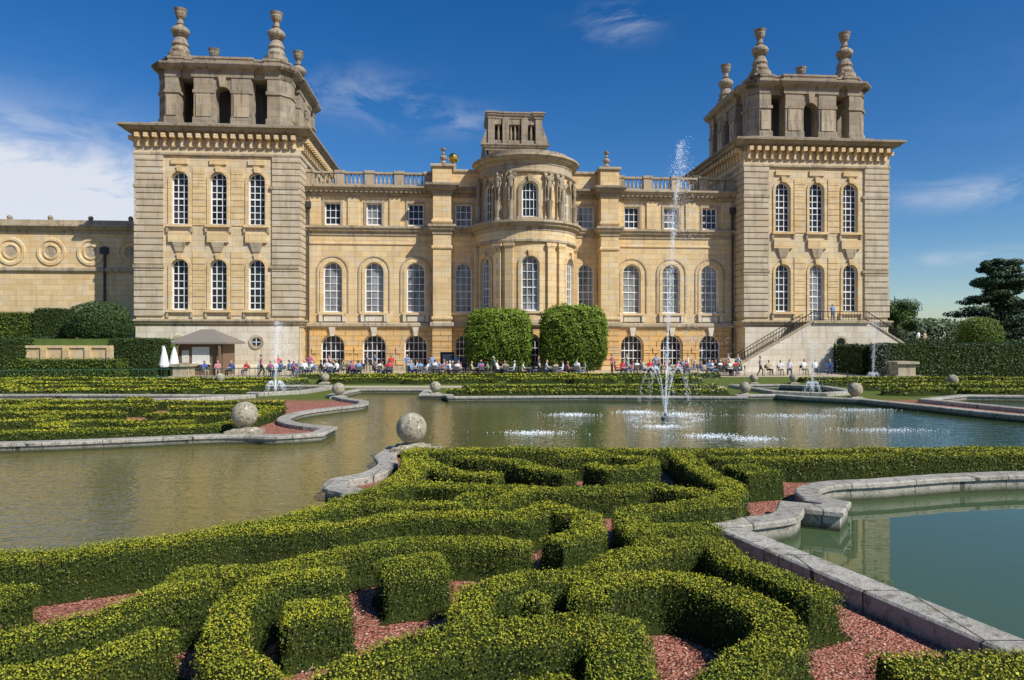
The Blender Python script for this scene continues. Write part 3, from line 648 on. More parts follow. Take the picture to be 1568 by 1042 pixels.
    sh=rng.random(len(tx))<.06; tz=tz+sh*rng.uniform(0,.06,len(tx))*min(1.,smin/.022*.9)
    Pt=np.stack([tx,ty,tz],1); Nt=np.tile([0,0,1.],(len(tx),1))
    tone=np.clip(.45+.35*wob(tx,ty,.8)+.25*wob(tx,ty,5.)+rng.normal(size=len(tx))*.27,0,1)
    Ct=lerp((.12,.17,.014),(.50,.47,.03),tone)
    og=rng.random(len(tx))<.02; Ct[og]=(.5,.33,.05)
    bw=.05; n2=int(area*dens/k*h/(bw*1.5))
    CH=2000000; PX=[]
    while n2>0:
        q=min(CH,n2); n2-=q
        px=rng.uniform(x0,x1,q);py=rng.uniform(y0,y1,q); s=np.maximum(smin,py*sk); acc=(rng.random(q)<(smin/s)**2)&(np.abs(px)<py*.78+1.2); px,py,s=px[acc],py[acc],s[acc]
        dv=look(dd,px,py); m=np.abs(dv)<bw/2; PX.append(np.stack([px[m],py[m],s[m],dv[m]],0))
    sx,sy,ss,sd=np.concatenate(PX,1)
    gx=look(GX,sx,sy);gy=look(GY,sx,sy); lh=look(HH,sx,sy)
    sz=rng.random(len(sx))**.85*(lh-.02)+.01
    off=rng.normal(size=len(sx))*.016*min(2,smin/.022)
    Ps=np.stack([sx-gx*(sd*.6-off),sy-gy*(sd*.6-off),sz],1); Ns=np.stack([gx,gy,np.full(len(gx),.2)],1)
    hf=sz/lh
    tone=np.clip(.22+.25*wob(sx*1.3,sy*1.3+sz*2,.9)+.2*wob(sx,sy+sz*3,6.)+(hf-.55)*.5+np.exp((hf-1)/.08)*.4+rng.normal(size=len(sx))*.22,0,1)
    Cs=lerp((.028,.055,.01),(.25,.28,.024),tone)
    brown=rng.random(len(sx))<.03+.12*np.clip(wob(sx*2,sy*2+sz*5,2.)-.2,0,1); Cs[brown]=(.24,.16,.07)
    P=np.concatenate([Pt,Ps]);Nn=np.concatenate([Nt,Ns]);S_=np.concatenate([ts,ss]);C=np.concatenate([Ct,Cs])
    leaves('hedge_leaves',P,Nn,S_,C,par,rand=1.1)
    if litter:
        px=rng.uniform(x0,x1,litter);py=rng.uniform(y0,13,litter); d_=look(dd,px,py); m=(d_>-.02)&(d_<.3)&(rng.random(litter)<np.exp(-d_/.12)+.12)
        px,py=px[m],py[m]; leaves('fallen_leaves',np.stack([px,py,np.full(len(px),.012)],1),np.tile([0,0,1.],(len(px),1)),.022,lerp((.06,.08,.015),(.3,.2,.07),rng.random(len(px))),par,rand=.4)
    return par
HW=.26; X_=1
near=[
([(-2.4,16.45),(0,16.6),(3,16.5),(6,16.4),(9,16.6),(12,16.7),(15.5,17)],.3),
([(4.5,15.3),(6.5,15.15),(9,15.6),(12.5,16.0)],.25),
([(-12,7.3),(-8.5,7.7),(-6.1,8.1),(-4.84,8.65),(-3.97,9.15),(-3.2,10),(-2.6,11.1),(-2.14,12.1),(-2.0,14),(-2.3,16.1)],.29),
([(-1.95,12.7),(-.28,12.15),(1.35,12.15),(2.56,12.4),(3.33,11.8)],HW,X_),
([(-1.23,15.35),(.08,14.8),(.6,13.9),(1.1,13.4)],.22,X_),
([(1.09,15.2),(2.27,15.3),(3.0,14.8),(2.72,13.9),(1.95,13.6),(1.62,14.2)],.2,X_),
([(-1.9,14.8),(-1.36,13.8),(-.3,13.3)],.22,X_),
([(3.9,15.9),(3.85,15.1),(3.83,13.5),(3.93,12.3),(3.42,11.1),(2.65,10.8),(1.85,10.4),(1.75,9.5),(1.87,8.65)],HW),
([(4.8,13.6)],.42),
([(-2.4,11.1),(-1.41,11),(-.36,11.1),(.18,11.9)],.21),
([(-3.5,9.4),(-2.36,9.5),(-1.68,10.1),(-.81,10.15),(.06,10.1),(.57,10.6),(1.12,10.1),(1.05,9.3),(.55,8.85)],.23,X_),
([(.2,8.95),(-.9,9.05),(-1.88,8.8),(-2.4,8.3),(-2.9,7.9),(-3.8,7.74)],.23),
([(-1.14,7.95)],.38),
([(-2.43,5.75),(-2.72,6.64),(-2.56,7.36),(-1.91,7.60)],.2),
([(-1.93,6.75)],.31),
([(-2.45,5.75),(-2.0,5.25),(-1.5,4.8)],.22),
([(-5.0,5.6),(-4.4,5.86),(-3.83,6.4),(-3.55,7.0),(-3.15,7.12)],.23,X_),
([(-4.6,5.0),(-3.97,5.3),(-3.42,5.73),(-3.2,6.2)],.21),
([(-5.9,7.1),(-5.15,7.05)],.26),
([(-1.35,5.1),(-.91,5.7),(-.3,6.0),(.3,6.05),(.95,6.15),(.9,5.6),(.8,4.9)],.27,X_),
([(-.42,6.5),(-.4,7.2),(.12,7.6),(.86,7.7),(.79,6.95)],.2,X_),
([(.15,6.92),(.3,6.85)],.15),
([(.2,5.35),(.3,4.8)],.28),
([(.86,7.7),(1.31,8.26),(1.87,8.65),(2.62,8.94),(2.68,8.1),(2.94,7.6),(3.2,7.05)],.24,X_),
([(1.02,7.35),(1.61,7.46),(2.13,7.15),(2.45,6.5),(2.35,6.0),(1.95,5.56),(1.5,5.0)],.23),
([(2.1,9.65),(2.9,9.75)],.23),
([(3.05,5.4),(4.2,5.5),(5.2,5.6)],.27),
([(-1.0,10.75),(-.6,11.5)],.18),
]
parterre('box_hedge_parterre',near,(-9,14,4.6,17.6),.035,.5,.022,.0025,3700,litter=70000)
def rows(x0,x1,ys,seed,inside=None,w=(.22,.32)):
    r=random.Random(seed);out=[]
    for y in ys:
        x=x0+r.uniform(0,1)
        while x<x1:
            L=r.uniform(2.5,6); b=min(x+L,x1); a=x;amp=r.uniform(-.5,.5)
            pts=[(a,y),(a+(b-a)*.33,y+amp),(a+(b-a)*.66,y-amp*.6),(b,y+amp*.3)]
            q=r.random()
            if q<.4: pts+= [(b+.3,y+.9),(b-.5,y+1.2)]
            elif q<.7: pts=[(a+.6,y-1.0),(a-.1,y-.8)]+pts
            if inside is None or all(inside(*p) for p in pts): out.append((pts,r.uniform(*w)))
            x=b+r.uniform(.6,1.3)
    return out
inL=lambda x,y: y>20.4+(x+14)*.27+.6 if x<-9.3 else (y>22.6 and x<-9.2)
left=[([(-20,20.0),(-14.3,20.5),(-11.4,21.2),(-9.6,22.0),(-9.4,24.5),(-9.6,28)],.3)]+rows(-24,-9.7,[22.8,25.2,27.8,30.4],3,inL,(.28,.4))
parterre('box_hedge_parterre',left,(-25,-8.8,19.3,32),.07,.42,.05,.0027,3300)
far=rows(-42,-15,[38,41.5,45,49],5,None,(.35,.6))+[([(-17,55),(17,56.3)],.4)]+rows(-14,13,[49,52.3],8,None,(.35,.55))+rows(20.5,44,[38.5,42,46,50],9,None,(.35,.6))+[([(-3.6,38.2),(4,38),(12,38.2)],.45),([(-3,41.5),(12.5,41.8)],.45)]
parterre('box_hedge_parterre',far,(-43,45,36,57.5),.13,.38,.13,.0031,2700)
def hedge_box(name,x0,x1,y0,y1,z0,z1,s,c0=(.02,.045,.01),c1=(.07,.12,.02),n=None):
    par=empty(name); mb=MB(); q=s*.5; mb.box(x0+q,x1-q,y0+q,y1-q,z0,z1-q); mb.obj('hedge_body',[BODY],par)
    fr=[((x1-x0)*(z1-z0),0),((y1-y0)*(z1-z0),1),((y1-y0)*(z1-z0),2),((x1-x0)*(y1-y0),3)]
    P=[];Nn=[]
    for A,k in fr:
        m=int(A*1.5/(s*s)); u=rng.random(m);v=rng.random(m);j=rng.normal(size=m)*s*.3
        if k==0: P.append(np.stack([x0+u*(x1-x0),y0+j,z0+v*(z1-z0)],1));Nn.append(np.tile([0,-1,.3],(m,1)))
        if k==1: P.append(np.stack([x0+j,y0+u*(y1-y0),z0+v*(z1-z0)],1));Nn.append(np.tile([-1,0,.3],(m,1)))
        if k==2: P.append(np.stack([x1+j,y0+u*(y1-y0),z0+v*(z1-z0)],1));Nn.append(np.tile([1,0,.3],(m,1)))
        if k==3: P.append(np.stack([x0+u*(x1-x0),y0+v*(y1-y0),z1+j+.07*wob(u*(x1-x0),v)],1));Nn.append(np.tile([0,0,1.],(m,1)))
    P=np.concatenate(P);Nn=np.concatenate(Nn)
    t=np.clip(.45+.3*wob(P[:,0],P[:,2]+P[:,1],1.2)+rng.normal(size=len(P))*.25,0,1)
    leaves('hedge_leaves',P,Nn,s,lerp(c0,c1,t),par); return par
def shrub(name,c,rad,s,n,c0,c1,pn=2.,trunk=False,lump=.1):
    par=empty(name); c=np.array(c);rad=np.array(rad)
    def sh(d): return d/(np.sum(np.abs(d)**pn,axis=1,keepdims=True)**(1/pn))
    mb=MB(); th=np.linspace(0,math.pi,13); K=18
    dirs=np.array([[math.sin(t)*math.cos(2*math.pi*k/K),math.sin(t)*math.sin(2*math.pi*k/K),math.cos(t)] for t in th for k in range(K)])
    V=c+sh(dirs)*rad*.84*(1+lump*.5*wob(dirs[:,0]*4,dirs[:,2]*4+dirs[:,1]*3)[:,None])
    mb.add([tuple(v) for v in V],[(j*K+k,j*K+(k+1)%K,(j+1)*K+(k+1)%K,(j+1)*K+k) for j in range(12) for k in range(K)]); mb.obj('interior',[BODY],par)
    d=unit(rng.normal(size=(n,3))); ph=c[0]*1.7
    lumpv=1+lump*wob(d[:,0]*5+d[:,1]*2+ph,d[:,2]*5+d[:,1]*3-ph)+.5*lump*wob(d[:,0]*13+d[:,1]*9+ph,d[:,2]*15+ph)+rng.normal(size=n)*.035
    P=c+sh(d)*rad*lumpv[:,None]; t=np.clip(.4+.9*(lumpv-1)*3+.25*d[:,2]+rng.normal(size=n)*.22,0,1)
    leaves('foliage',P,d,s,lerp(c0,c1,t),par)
    if trunk:
        mb=MB(); zb=c[2]-rad[2]; mb.tube((c[0],c[1],0),(c[0]+.1,c[1],c[2]),.22,.12)
        for k in range(6): a=k*1.05; mb.tube((c[0],c[1],zb+.2),(c[0]+rad[0]*.6*math.cos(a),c[1]+rad[1]*.6*math.sin(a),c[2]),.09,.03)
        mb.obj('trunk',[BARK],par)
    return par
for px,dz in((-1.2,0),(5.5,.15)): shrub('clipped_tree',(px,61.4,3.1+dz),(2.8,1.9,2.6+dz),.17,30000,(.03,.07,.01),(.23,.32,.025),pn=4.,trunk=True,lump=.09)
YD=((.018,.04,.014),(.065,.115,.03)); YL=((.05,.08,.015),(.18,.25,.03))
hedge_box('yew_hedge',-45,-39.6,53,60,0,3.2,.14,*YD)
hedge_box('yew_hedge',-33.2,-29.4,56,59,0,3.2,.14,*YD)
hedge_box('yew_hedge',-40,-31,53.6,55.2,0,1.55,.13,*YL)
hedge_box('yew_hedge',-56,-42.6,62,63.4,3.2,5.6,.14,*YL)
hedge_box('yew_hedge',-43.2,-40.6,61.6,63.6,3.2,5.95,.14,*YD)
shrub('rounded_yew_bush',(-37.2,61.5,4.5),(2.55,2.3,1.95),.14,14000,*YD,pn=2.4,lump=.04)
hedge_box('yew_hedge',31.5,60,57.5,60.5,0,2.75,.15,*YD)
hedge_box('yew_hedge',31,33.5,60.5,75,0,2.6,.2,*YD)
shrub('topiary_dome',(50.6,74,3.3),(2.05,2.05,2.2),.14,9000,(.05,.09,.012),(.2,.27,.03),pn=2.5,lump=.03)
hedge_box('yew_hedge',39,70,78,80,1.5,3.1,.2,*YD)
terr=simple('lawn',(.09,.14,.03),.95,var=.35,scale=1.5)
mb=MB(); mb.box(-80,-30.2,56.6,90,-.3,3.2); mb.obj('raised_lawn',[terr])
mb=MB(); mb.box(-40.2,-32.8,55.7,56.5,0,2.45);mb.box(-40.3,-32.7,55.6,56.62,2.45,2.65); 
for i in range(5): mb.box(-40.2+i*1.8,-39.7+i*1.8,55.55,55.7,0,2.45)
mb.obj('retaining_wall',[M['ochre']])
mb=MB(); mb.box(44,300,82,400,-.3,2.45); mb.obj('raised_lawn',[terr])
def tree(name,x,y,z,H,R_,s,n,c0,c1,clumps=14,flat=.7,seed=1,cedar=False):
    par=empty(name,(x,y,z)); r=random.Random(seed); mb=MB(); mb.tube((0,0,0),(.2,0,H*.55),H*.035,H*.022,9);mb.tube((.2,0,H*.55),(0,0,H*.93),H*.022,H*.006,9)
    cl=[]
    if cedar:
        for L in range(11):
            z0=H*(.14+.08*L); rr=R_*(1-.07*L)*r.uniform(.8,1.1)
            for k in range(8): a=r.uniform(0,6.28); q=rr*r.uniform(.1,.8); cl.append((q*math.cos(a),q*math.sin(a),z0+r.uniform(-.5,.5)-q*.04,rr*r.uniform(.25,.4),H*r.uniform(.03,.05)))
    else:
        for k in range(clumps):
            a=r.uniform(0,6.28);q=R_*r.uniform(.1,.72);zz=H*r.uniform(.35,.88); f=1-abs(zz/H-.58)*1.3
            rad=R_*r.uniform(.28,.45); cl.append((q*f*math.cos(a),q*f*math.sin(a),zz,rad,rad*flat))
    P=[];Nn=[];C=[]
    for cx,cy,cz,a,b in cl:
        mb.tube((.1,0,max(H*.15,cz-H*.1)),(cx,cy,cz),H*.008,H*.003,6)
        m=n//len(cl); d=unit(rng.normal(size=(m,3))); rr=rng.random(m)**.4
        P.append(np.array([cx,cy,cz])+d*rr[:,None]*np.array([a,a,b])*(1+.15*wob(d[:,0]*6,d[:,2]*6+cx))[:,None]); Nn.append(d+np.array([0,0,.5]))
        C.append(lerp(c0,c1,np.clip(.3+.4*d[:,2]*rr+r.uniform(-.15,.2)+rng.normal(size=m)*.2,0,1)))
    leaves('crown',np.concatenate(P),np.concatenate(Nn),s,np.concatenate(C),par); mb.obj('trunk_and_limbs',[BARK],par); return par
tree('cedar_tree',77,108,2,14.0,9.5,.34,44000,(.018,.04,.02),(.09,.14,.05),seed=4,cedar=True)
tree('deciduous_tree',65,116,2,9.2,4.6,.3,11000,(.03,.06,.012),(.12,.18,.03),seed=2)
tree('deciduous_tree',57,121,2,8.6,4.4,.3,9000,(.03,.06,.012),(.1,.15,.03),seed=5)
tree('deciduous_tree',73,140,2,6.3,4.5,.32,8000,(.04,.07,.01),(.15,.2,.04),seed=6)
tree('deciduous_tree',80,145,2,6.0,4.5,.32,8000,(.03,.06,.01),(.12,.17,.04),seed=8)
m=60000; ax=rng.uniform(-260,330,m); hz=8+3*wob(ax*.05,ax*.02)+2*wob(ax*.3,ax*.1); zz=rng.random(m)**.7
P=np.stack([ax,230+rng.normal(size=m)*4,zz*hz+1],1)
leaves('distant_woodland',P,np.tile([0,-1,.6],(m,1)),1.1,lerp((.03,.055,.02),(.1,.14,.05),np.clip(zz*.6+rng.normal(size=m)*.25,0,1)))
# ---------------------------------------------------------------- ground, pools
big=[(-24,7.2),(-12,8.0),(-9,8.3),(-6.3,9.0),(-5.0,9.8),(-4.2,10.9)]+smoothpoly([(-3.4,12.0),(-3.15,12.7),(-3.3,13.3),(-3.75,13.7),(-3.8,14.5),(-3.3,15.1),(-3.15,16.3),(-3.45,17.3)])+[(-3.4,18.9),(-2.0,18.9),(-1.9,17.5),(0,17.35),(6,17.3),(12,17.5),(17,18.2),(21.5,20),(21.6,24),(19.6,27.3),(18.6,30.5),(17.4,34),(15.2,35.6),(14.2,36.8),(12.4,36.6),(12.2,35.4),(4,35.9),(-3.3,35.4),(-3.6,36.8),(-5.0,37),(-5.2,41),(-9.0,41),(-9.6,37)]+smoothpoly([(-8.2,34.5),(-7.0,33),(-6.8,31.1),(-7.7,29.6),(-8.5,27.8),(-8.4,25.6),(-7.4,24.1),(-6.0,23.2)])+smoothpoly([(-6.0,21.5),(-7.2,20.9),(-8.2,21.1),(-9.3,21),(-11.3,20.3),(-14.1,19.5),(-20,18.4),(-25,15)])
right=[(3.45,10.55),(4.9,6.4),(5.3,5.2),(16,5.2)]+smoothpoly([(17,15.0),(10.5,14.5),(7.5,13.75),(6.4,13.5),(5.8,13.0),(5.65,12.4)])+[(5.95,12.1),(5.5,11.45)]+smoothpoly([(4.95,11.7),(4.75,11.3),(4.5,11.0),(4.1,10.8)])
far1=[(15.2,39),(17.2,37.8),(19.3,39.2),(19.6,43),(17.5,44.6),(14.6,44.2)]
far2=[(-16.8,39.2),(-14,38),(-12.2,39.5),(-11.6,43.5),(-16.2,44)]
far3=[(22.5,27.5),(34,29),(36,34),(24,36),(20.6,33.6)]
far4=[(-36,33),(-22,33.6),(-16,34.4),(-14.6,36),(-24,36.4),(-36,36)]
def ccw(p):
    a=sum(p[i-1][0]*p[i][1]-p[i][0]*p[i-1][1] for i in range(len(p))); return p if a>0 else p[::-1]
holes=[ccw(h) for h in(big,right,far1,far2,far3,far4)]
outer=[(-60,-10),(60,-10),(60,60),(-60,60)]
lists=[[Vector((x,y,0)) for x,y in outer]]+[[Vector((x,y,0)) for x,y in h] for h in holes]
tris=tessellate_polygon(lists); flat=[tuple(v) for l in lists for v in l]
g=MB(); g.add(flat,[tuple(t) for t in tris])
Q=1800
for a,b,c_,d_ in((-Q,-60,-Q,Q),(60,Q,-Q,Q),(-60,60,-Q,-10),(-60,60,60,Q)): g.add([(a,c_,0),(b,c_,0),(b,d_,0),(a,d_,0)],[(0,1,2,3)])
m,nt,b=newmat('gravel_and_grass'); tc=N(nt,'ShaderNodeTexCoord'); o=tc.outputs['Object']
vo=N(nt,'ShaderNodeTexVoronoi'); nt.links.new(o,vo.inputs['Vector']); vo.inputs['Scale'].default_value=38
sx=N(nt,'ShaderNodeSeparateColor'); nt.links.new(vo.outputs['Color'],sx.inputs[0])
red=mixc(nt,(.26,.075,.045),(.66,.28,.19),sx.outputs[0]); red=mixc(nt,red,(.75,.52,.42),ramp(nt,sx.outputs[1],.8,1,0,.7))
nn=noise(nt,o,2,5); red=mixc(nt,red,(.22,.10,.065),ramp(nt,nn,.42,.75,0,.5)); red=mixc(nt,red,(.03,.012,.01),ramp(nt,vo.outputs['Distance'],.5,.8,0,.8))
sp=N(nt,'ShaderNodeSeparateXYZ'); nt.links.new(o,sp.inputs[0])
gr=mixc(nt,(.07,.11,.02),(.16,.19,.04),noise(nt,o,3,4)); 
f=ramp(nt,sp.outputs[1],34,36); col=mixc(nt,red,gr,f)
nt.links.new(col,b.inputs['Base Color']); b.inputs['Roughness'].default_value=.95; b.inputs['Specular IOR Level'].default_value=.15
inv=N(nt,'ShaderNodeMath',operation='SUBTRACT'); inv.inputs[0].default_value=1; nt.links.new(vo.outputs['Distance'],inv.inputs[1])
bump(nt,b,inv.outputs[0],1.,.02)
g.obj('ground',[m])
nS=9000; px=rng.uniform(-6,5.5,nS);py=rng.uniform(4.8,11.5,nS)
keep=(px<3.2)|(py<10.5)&(px<3.3+(10.6-py)*.3); keep&=(px>-4.0-(10-py)*1.4)&((py<9.0)|(px>-2.5)); px,py=px[keep],py[keep]
leaves('loose_gravel',np.stack([px,py,np.full(len(px),.01)],1),np.tile([0,0,1.],(len(px),1)),.026,lerp((.25,.08,.05),(.75,.5,.4),rng.random(len(px))),rand=.7,aspect=.85)
m,nt,b=newmat('buff_gravel'); tc=N(nt,'ShaderNodeTexCoord')
nt.links.new(mixc(nt,(.4,.33,.23),(.52,.44,.32),noise(nt,tc.outputs['Object'],4,4)),b.inputs['Base Color']); b.inputs['Roughness'].default_value=.95
mb=MB(); mb.add([(-31,56.4,.006),(42,57.6,.006),(42,74,.006),(-31,70,.006)],[(0,1,2,3)]); mb.obj('terrace_path',[m])
mb=MB(); mb.add([(-13.5,44.2,.006),(14,44.2,.006),(14,46.3,.006),(-13.5,46.3,.006)],[(0,1,2,3)]); mb.obj('garden_path',[m])
m,nt,b=newmat('coping_stone'); tc=N(nt,'ShaderNodeTexCoord'); o=tc.outputs['Object']
n1=noise(nt,o,1.6,5,.7,.3);n2=noise(nt,o,7,6,.75);n5=noise(nt,o,3.1,4,.7);vo=N(nt,'ShaderNodeTexVoronoi');nt.links.new(o,vo.inputs['Vector']);vo.inputs['Scale'].default_value=11
col=mixc(nt,(.36,.33,.27),(.62,.58,.49),n1); col=mixc(nt,col,(.13,.12,.09),ramp(nt,n2,.5,.64,0,.8)); col=mixc(nt,col,(.25,.22,.1),ramp(nt,n5,.56,.7,0,.6)); col=mixc(nt,col,(.72,.71,.62),ramp(nt,vo.outputs['Distance'],.2,.1,0,.7))
br=N(nt,'ShaderNodeTexBrick'); nt.links.new(o,br.inputs['Vector']); br.inputs['Scale'].default_value=1;br.inputs['Brick Width'].default_value=1.5;br.inputs['Row Height'].default_value=1.3;br.inputs['Mortar Size'].default_value=.012
br.inputs['Color1'].default_value=(1,1,1,1);br.inputs['Color2'].default_value=(.75,.75,.75,1);br.inputs['Mortar'].default_value=(.2,.2,.2,1)
col=mixc(nt,col,br.outputs['Color'],1.,'MULTIPLY')
sp=N(nt,'ShaderNodeSeparateXYZ'); nt.links.new(o,sp.inputs[0]); col=mixc(nt,(.05,.06,.025),col,ramp(nt,sp.outputs[2],-.08,.04))
nt.links.new(col,b.inputs['Base Color']); b.inputs['Roughness'].default_value=.9; bump(nt,b,n2,.9,.05); COP=m
def coping(name,path,w,z,closed=True,over=.06):
    mb=MB(); mb.sweep(path,[(0,-.5),(0,z-.1),(-over,z-.09),(-over,z-.025),(-over+.03,z),(w-.03,z),(w,z-.025),(w,-.01)],closed); return mb.obj(name,[COP])
coping('pool_coping',holes[0],.42,.16); coping('pool_coping',holes[1],.38,.24)
for h in holes[2:]: coping('pool_coping',h,.45,.2)
def water(name,c1,c2,rough,bs,bstr,scale):
    m,nt,b=newmat(name); tc=N(nt,'ShaderNodeTexCoord'); o=tc.outputs['Object']
    sp=N(nt,'ShaderNodeSeparateXYZ'); nt.links.new(o,sp.inputs[0])
    nt.links.new(mixc(nt,c1,c2,ramp(nt,sp.outputs[0],-5.,2.5)),b.inputs['Base Color']); b.inputs['Roughness'].default_value=rough; b.inputs['IOR'].default_value=1.35
    a=noise(nt,vmul(nt,o,(scale*.5,scale,1)),1,2,.5,.6); c=noise(nt,vmul(nt,o,(scale*2,scale*3.8,1)),1,1,.5)
    ad=N(nt,'ShaderNodeMath',operation='MULTIPLY_ADD'); nt.links.new(c,ad.inputs[0]); ad.inputs[1].default_value=.45; nt.links.new(a,ad.inputs[2])
    bump(nt,b,ad.outputs[0],bstr,bs); return m
WM=water('pond_water',(.15,.128,.03),(.042,.07,.022),.015,.05,.38,3.2); WR=water('still_pond_water',(.085,.125,.05),(.065,.105,.045),.015,.01,.12,1.6)
def psheet(name,h,z,mt):
    mb=MB(); vs=[Vector((x,y,z)) for x,y in h]; tr=tessellate_polygon([vs]); mb.add([tuple(v) for v in vs],[tuple(t) for t in tr]); return mb.obj(name,[mt])
for i,h in enumerate(holes): psheet('pool_water',h,-.13 if i!=1 else -.12,WR if i==1 else WM)
m,nt,b=newmat('lichen_stone'); tc=N(nt,'ShaderNodeTexCoord'); o=tc.outputs['Object']
n1=noise(nt,o,3,5,.7);n2=noise(nt,o,9,5,.7,.5);n3=noise(nt,o,5.3,3,.6)
col=mixc(nt,(.28,.24,.16),(.48,.43,.32),n1); col=mixc(nt,col,(.09,.08,.06),ramp(nt,n2,.5,.62,0,.85)); col=mixc(nt,col,(.66,.62,.5),ramp(nt,n3,.6,.66,0,.8))
nt.links.new(col,b.inputs['Base Color']); b.inputs['Roughness'].default_value=.95; bump(nt,b,n2,.8,.03); BALL=m
def ball(x,y,r,z0=.16):
    mb=MB(); p=r*1.15
    mb.frus(x,y,z0,z0+r*.35,p,p);mb.frus(x,y,z0+r*.351,z0+r*.5,p*.75,p*.6);mb.lathe(x,y,[(r*.5,z0+r*.5),(r*.42,z0+r*.62)],14)
    c=z0+r*.55+r; mb.lathe(x,y,[(max(.02,r*math.sin(t)),c-r*math.cos(t)) for t in np.linspace(.35,math.pi,18)],28)
    o=mb.obj('stone_ball_on_pedestal',[BALL]); 
    for pl in o.data.polygons: pl.use_smooth=len(pl.vertices)==4 and pl.center.z>z0+r*.62
for x,y,r in[(-2.7,18.35,.41),(-8.5,21.7,.41),(-9.2,36.2,.33),(-4.3,38.3,.31),(-13.2,48.2,.3),(12.9,37.8,.31),(17.7,35.2,.36),(17.0,48,.28),(19.8,48,.28),(28.4,44,.34),(-20.5,48,.3)]: ball(x,y,r,.1 if y<22.5 else .0)
mb=MB(); mb.frus(32,56,0,.25,.95,.95);mb.frus(32,56,.25,1.15,.7,.7);mb.frus(32,56,1.15,1.35,.9,.9); mb.obj('stone_pedestal',[M['trim']])
mb=MB(); mb.frus(-26.2,54.5,0,.25,.8,.8);mb.frus(-26.2,54.5,.25,1.0,.6,.6);mb.frus(-26.2,54.5,1.0,1.2,.75,.75); mb.obj('stone_pedestal',[M['trim']])
K=MB(); kw=simple('kiosk_boards',(.2,.13,.08),.8); kr=simple('kiosk_roof_tiles',(.22,.19,.16),.8,scale=12); kp=simple('kiosk_cream_panel',(.7,.67,.6),.7)
cx,cy=-27.2,61
K.box(cx-1.9,cx+1.9,cy-1.3,cy+1.3,0,2.75,0)
for i in range(20): K.box(cx-1.9+i*.2,cx-1.88+i*.2,cy-1.325,cy-1.3,.05,2.6,0)
K.frus(cx,cy,2.75,2.9,2.6,2.6,1,2.0,2.0)
for i in range(6): t=i/6;K.frus(cx,cy,2.9+t*1.15,2.9+(t+1/6)*1.15,2.6*(1-t)+.5*t,(2.6*(1-t-.14)+.5*(t+.14)),1,2.0*(1-t)+.1*t,(2.0*(1-t-.14)+.1*(t+.14)))
K.box(cx-.75,cx+.75,cy-1.36,cy-1.3,1.05,2.5,2);K.box(cx-.9,cx+.9,cy-1.65,cy-1.3,.95,1.04,2)
for q in(-1,1): K.box(cx+q*1.85-.08,cx+q*1.85+.08,cy-1.9,cy-1.74,0,2.75,0)
K.box(cx-1.65,cx-1.05,cy-1.35,cy-1.3,1.1,2.2,2)
K.obj('garden_kiosk',[kw,kr,kp])
for ux,uy,uh in((-29.5,57.6,2.7),(-28.7,58.0,2.5),(-29.0,56.9,2.6)):
    mb=MB(); mb.tube((ux,uy,0),(ux,uy,uh),.03,.03,8,1);mb.lathe(ux,uy,[(.36,.85),(.4,1.0),(.28,1.7),(.16,2.2),(.05,uh)],10,0);mb.lathe(ux,uy,[(.3,0),(.3,.1)],12,1); mb.obj('folded_parasol',[M['white'],M['iron']])
mb=MB(); mb.box(-6.6,-5.3,62.8,62.88,.9,2.0,0);mb.box(-6.55,-5.35,62.78,62.795,.95,1.95,1);mb.tube((-6.5,62.84,0),(-6.5,62.84,.9),.03,.03);mb.tube((-5.4,62.84,0),(-5.4,62.84,.9),.03,.03)
for i in range(4): mb.box(-6.4,-5.6+(i%2)*.1,62.77,62.779,1.15+i*.18,1.2+i*.18,2)
mb.obj('notice_board',[wood,M['iron'],M['white']])
mb=MB()
for i in range(60):
    xx=-42+i*.4; mb.tube((xx,50.5+i*.09,0),(xx,50.5+i*.09,.8),.015,.015,5)
mb.tube((-42,50.5,.8),(-18.4,55.8,.8),.03,.03,6);mb.tube((-42,50.5,.2),(-18.4,55.8,.2),.025,.025,6);mb.obj('garden_railing',[simple('green_iron',(.04,.12,.08),.5)])
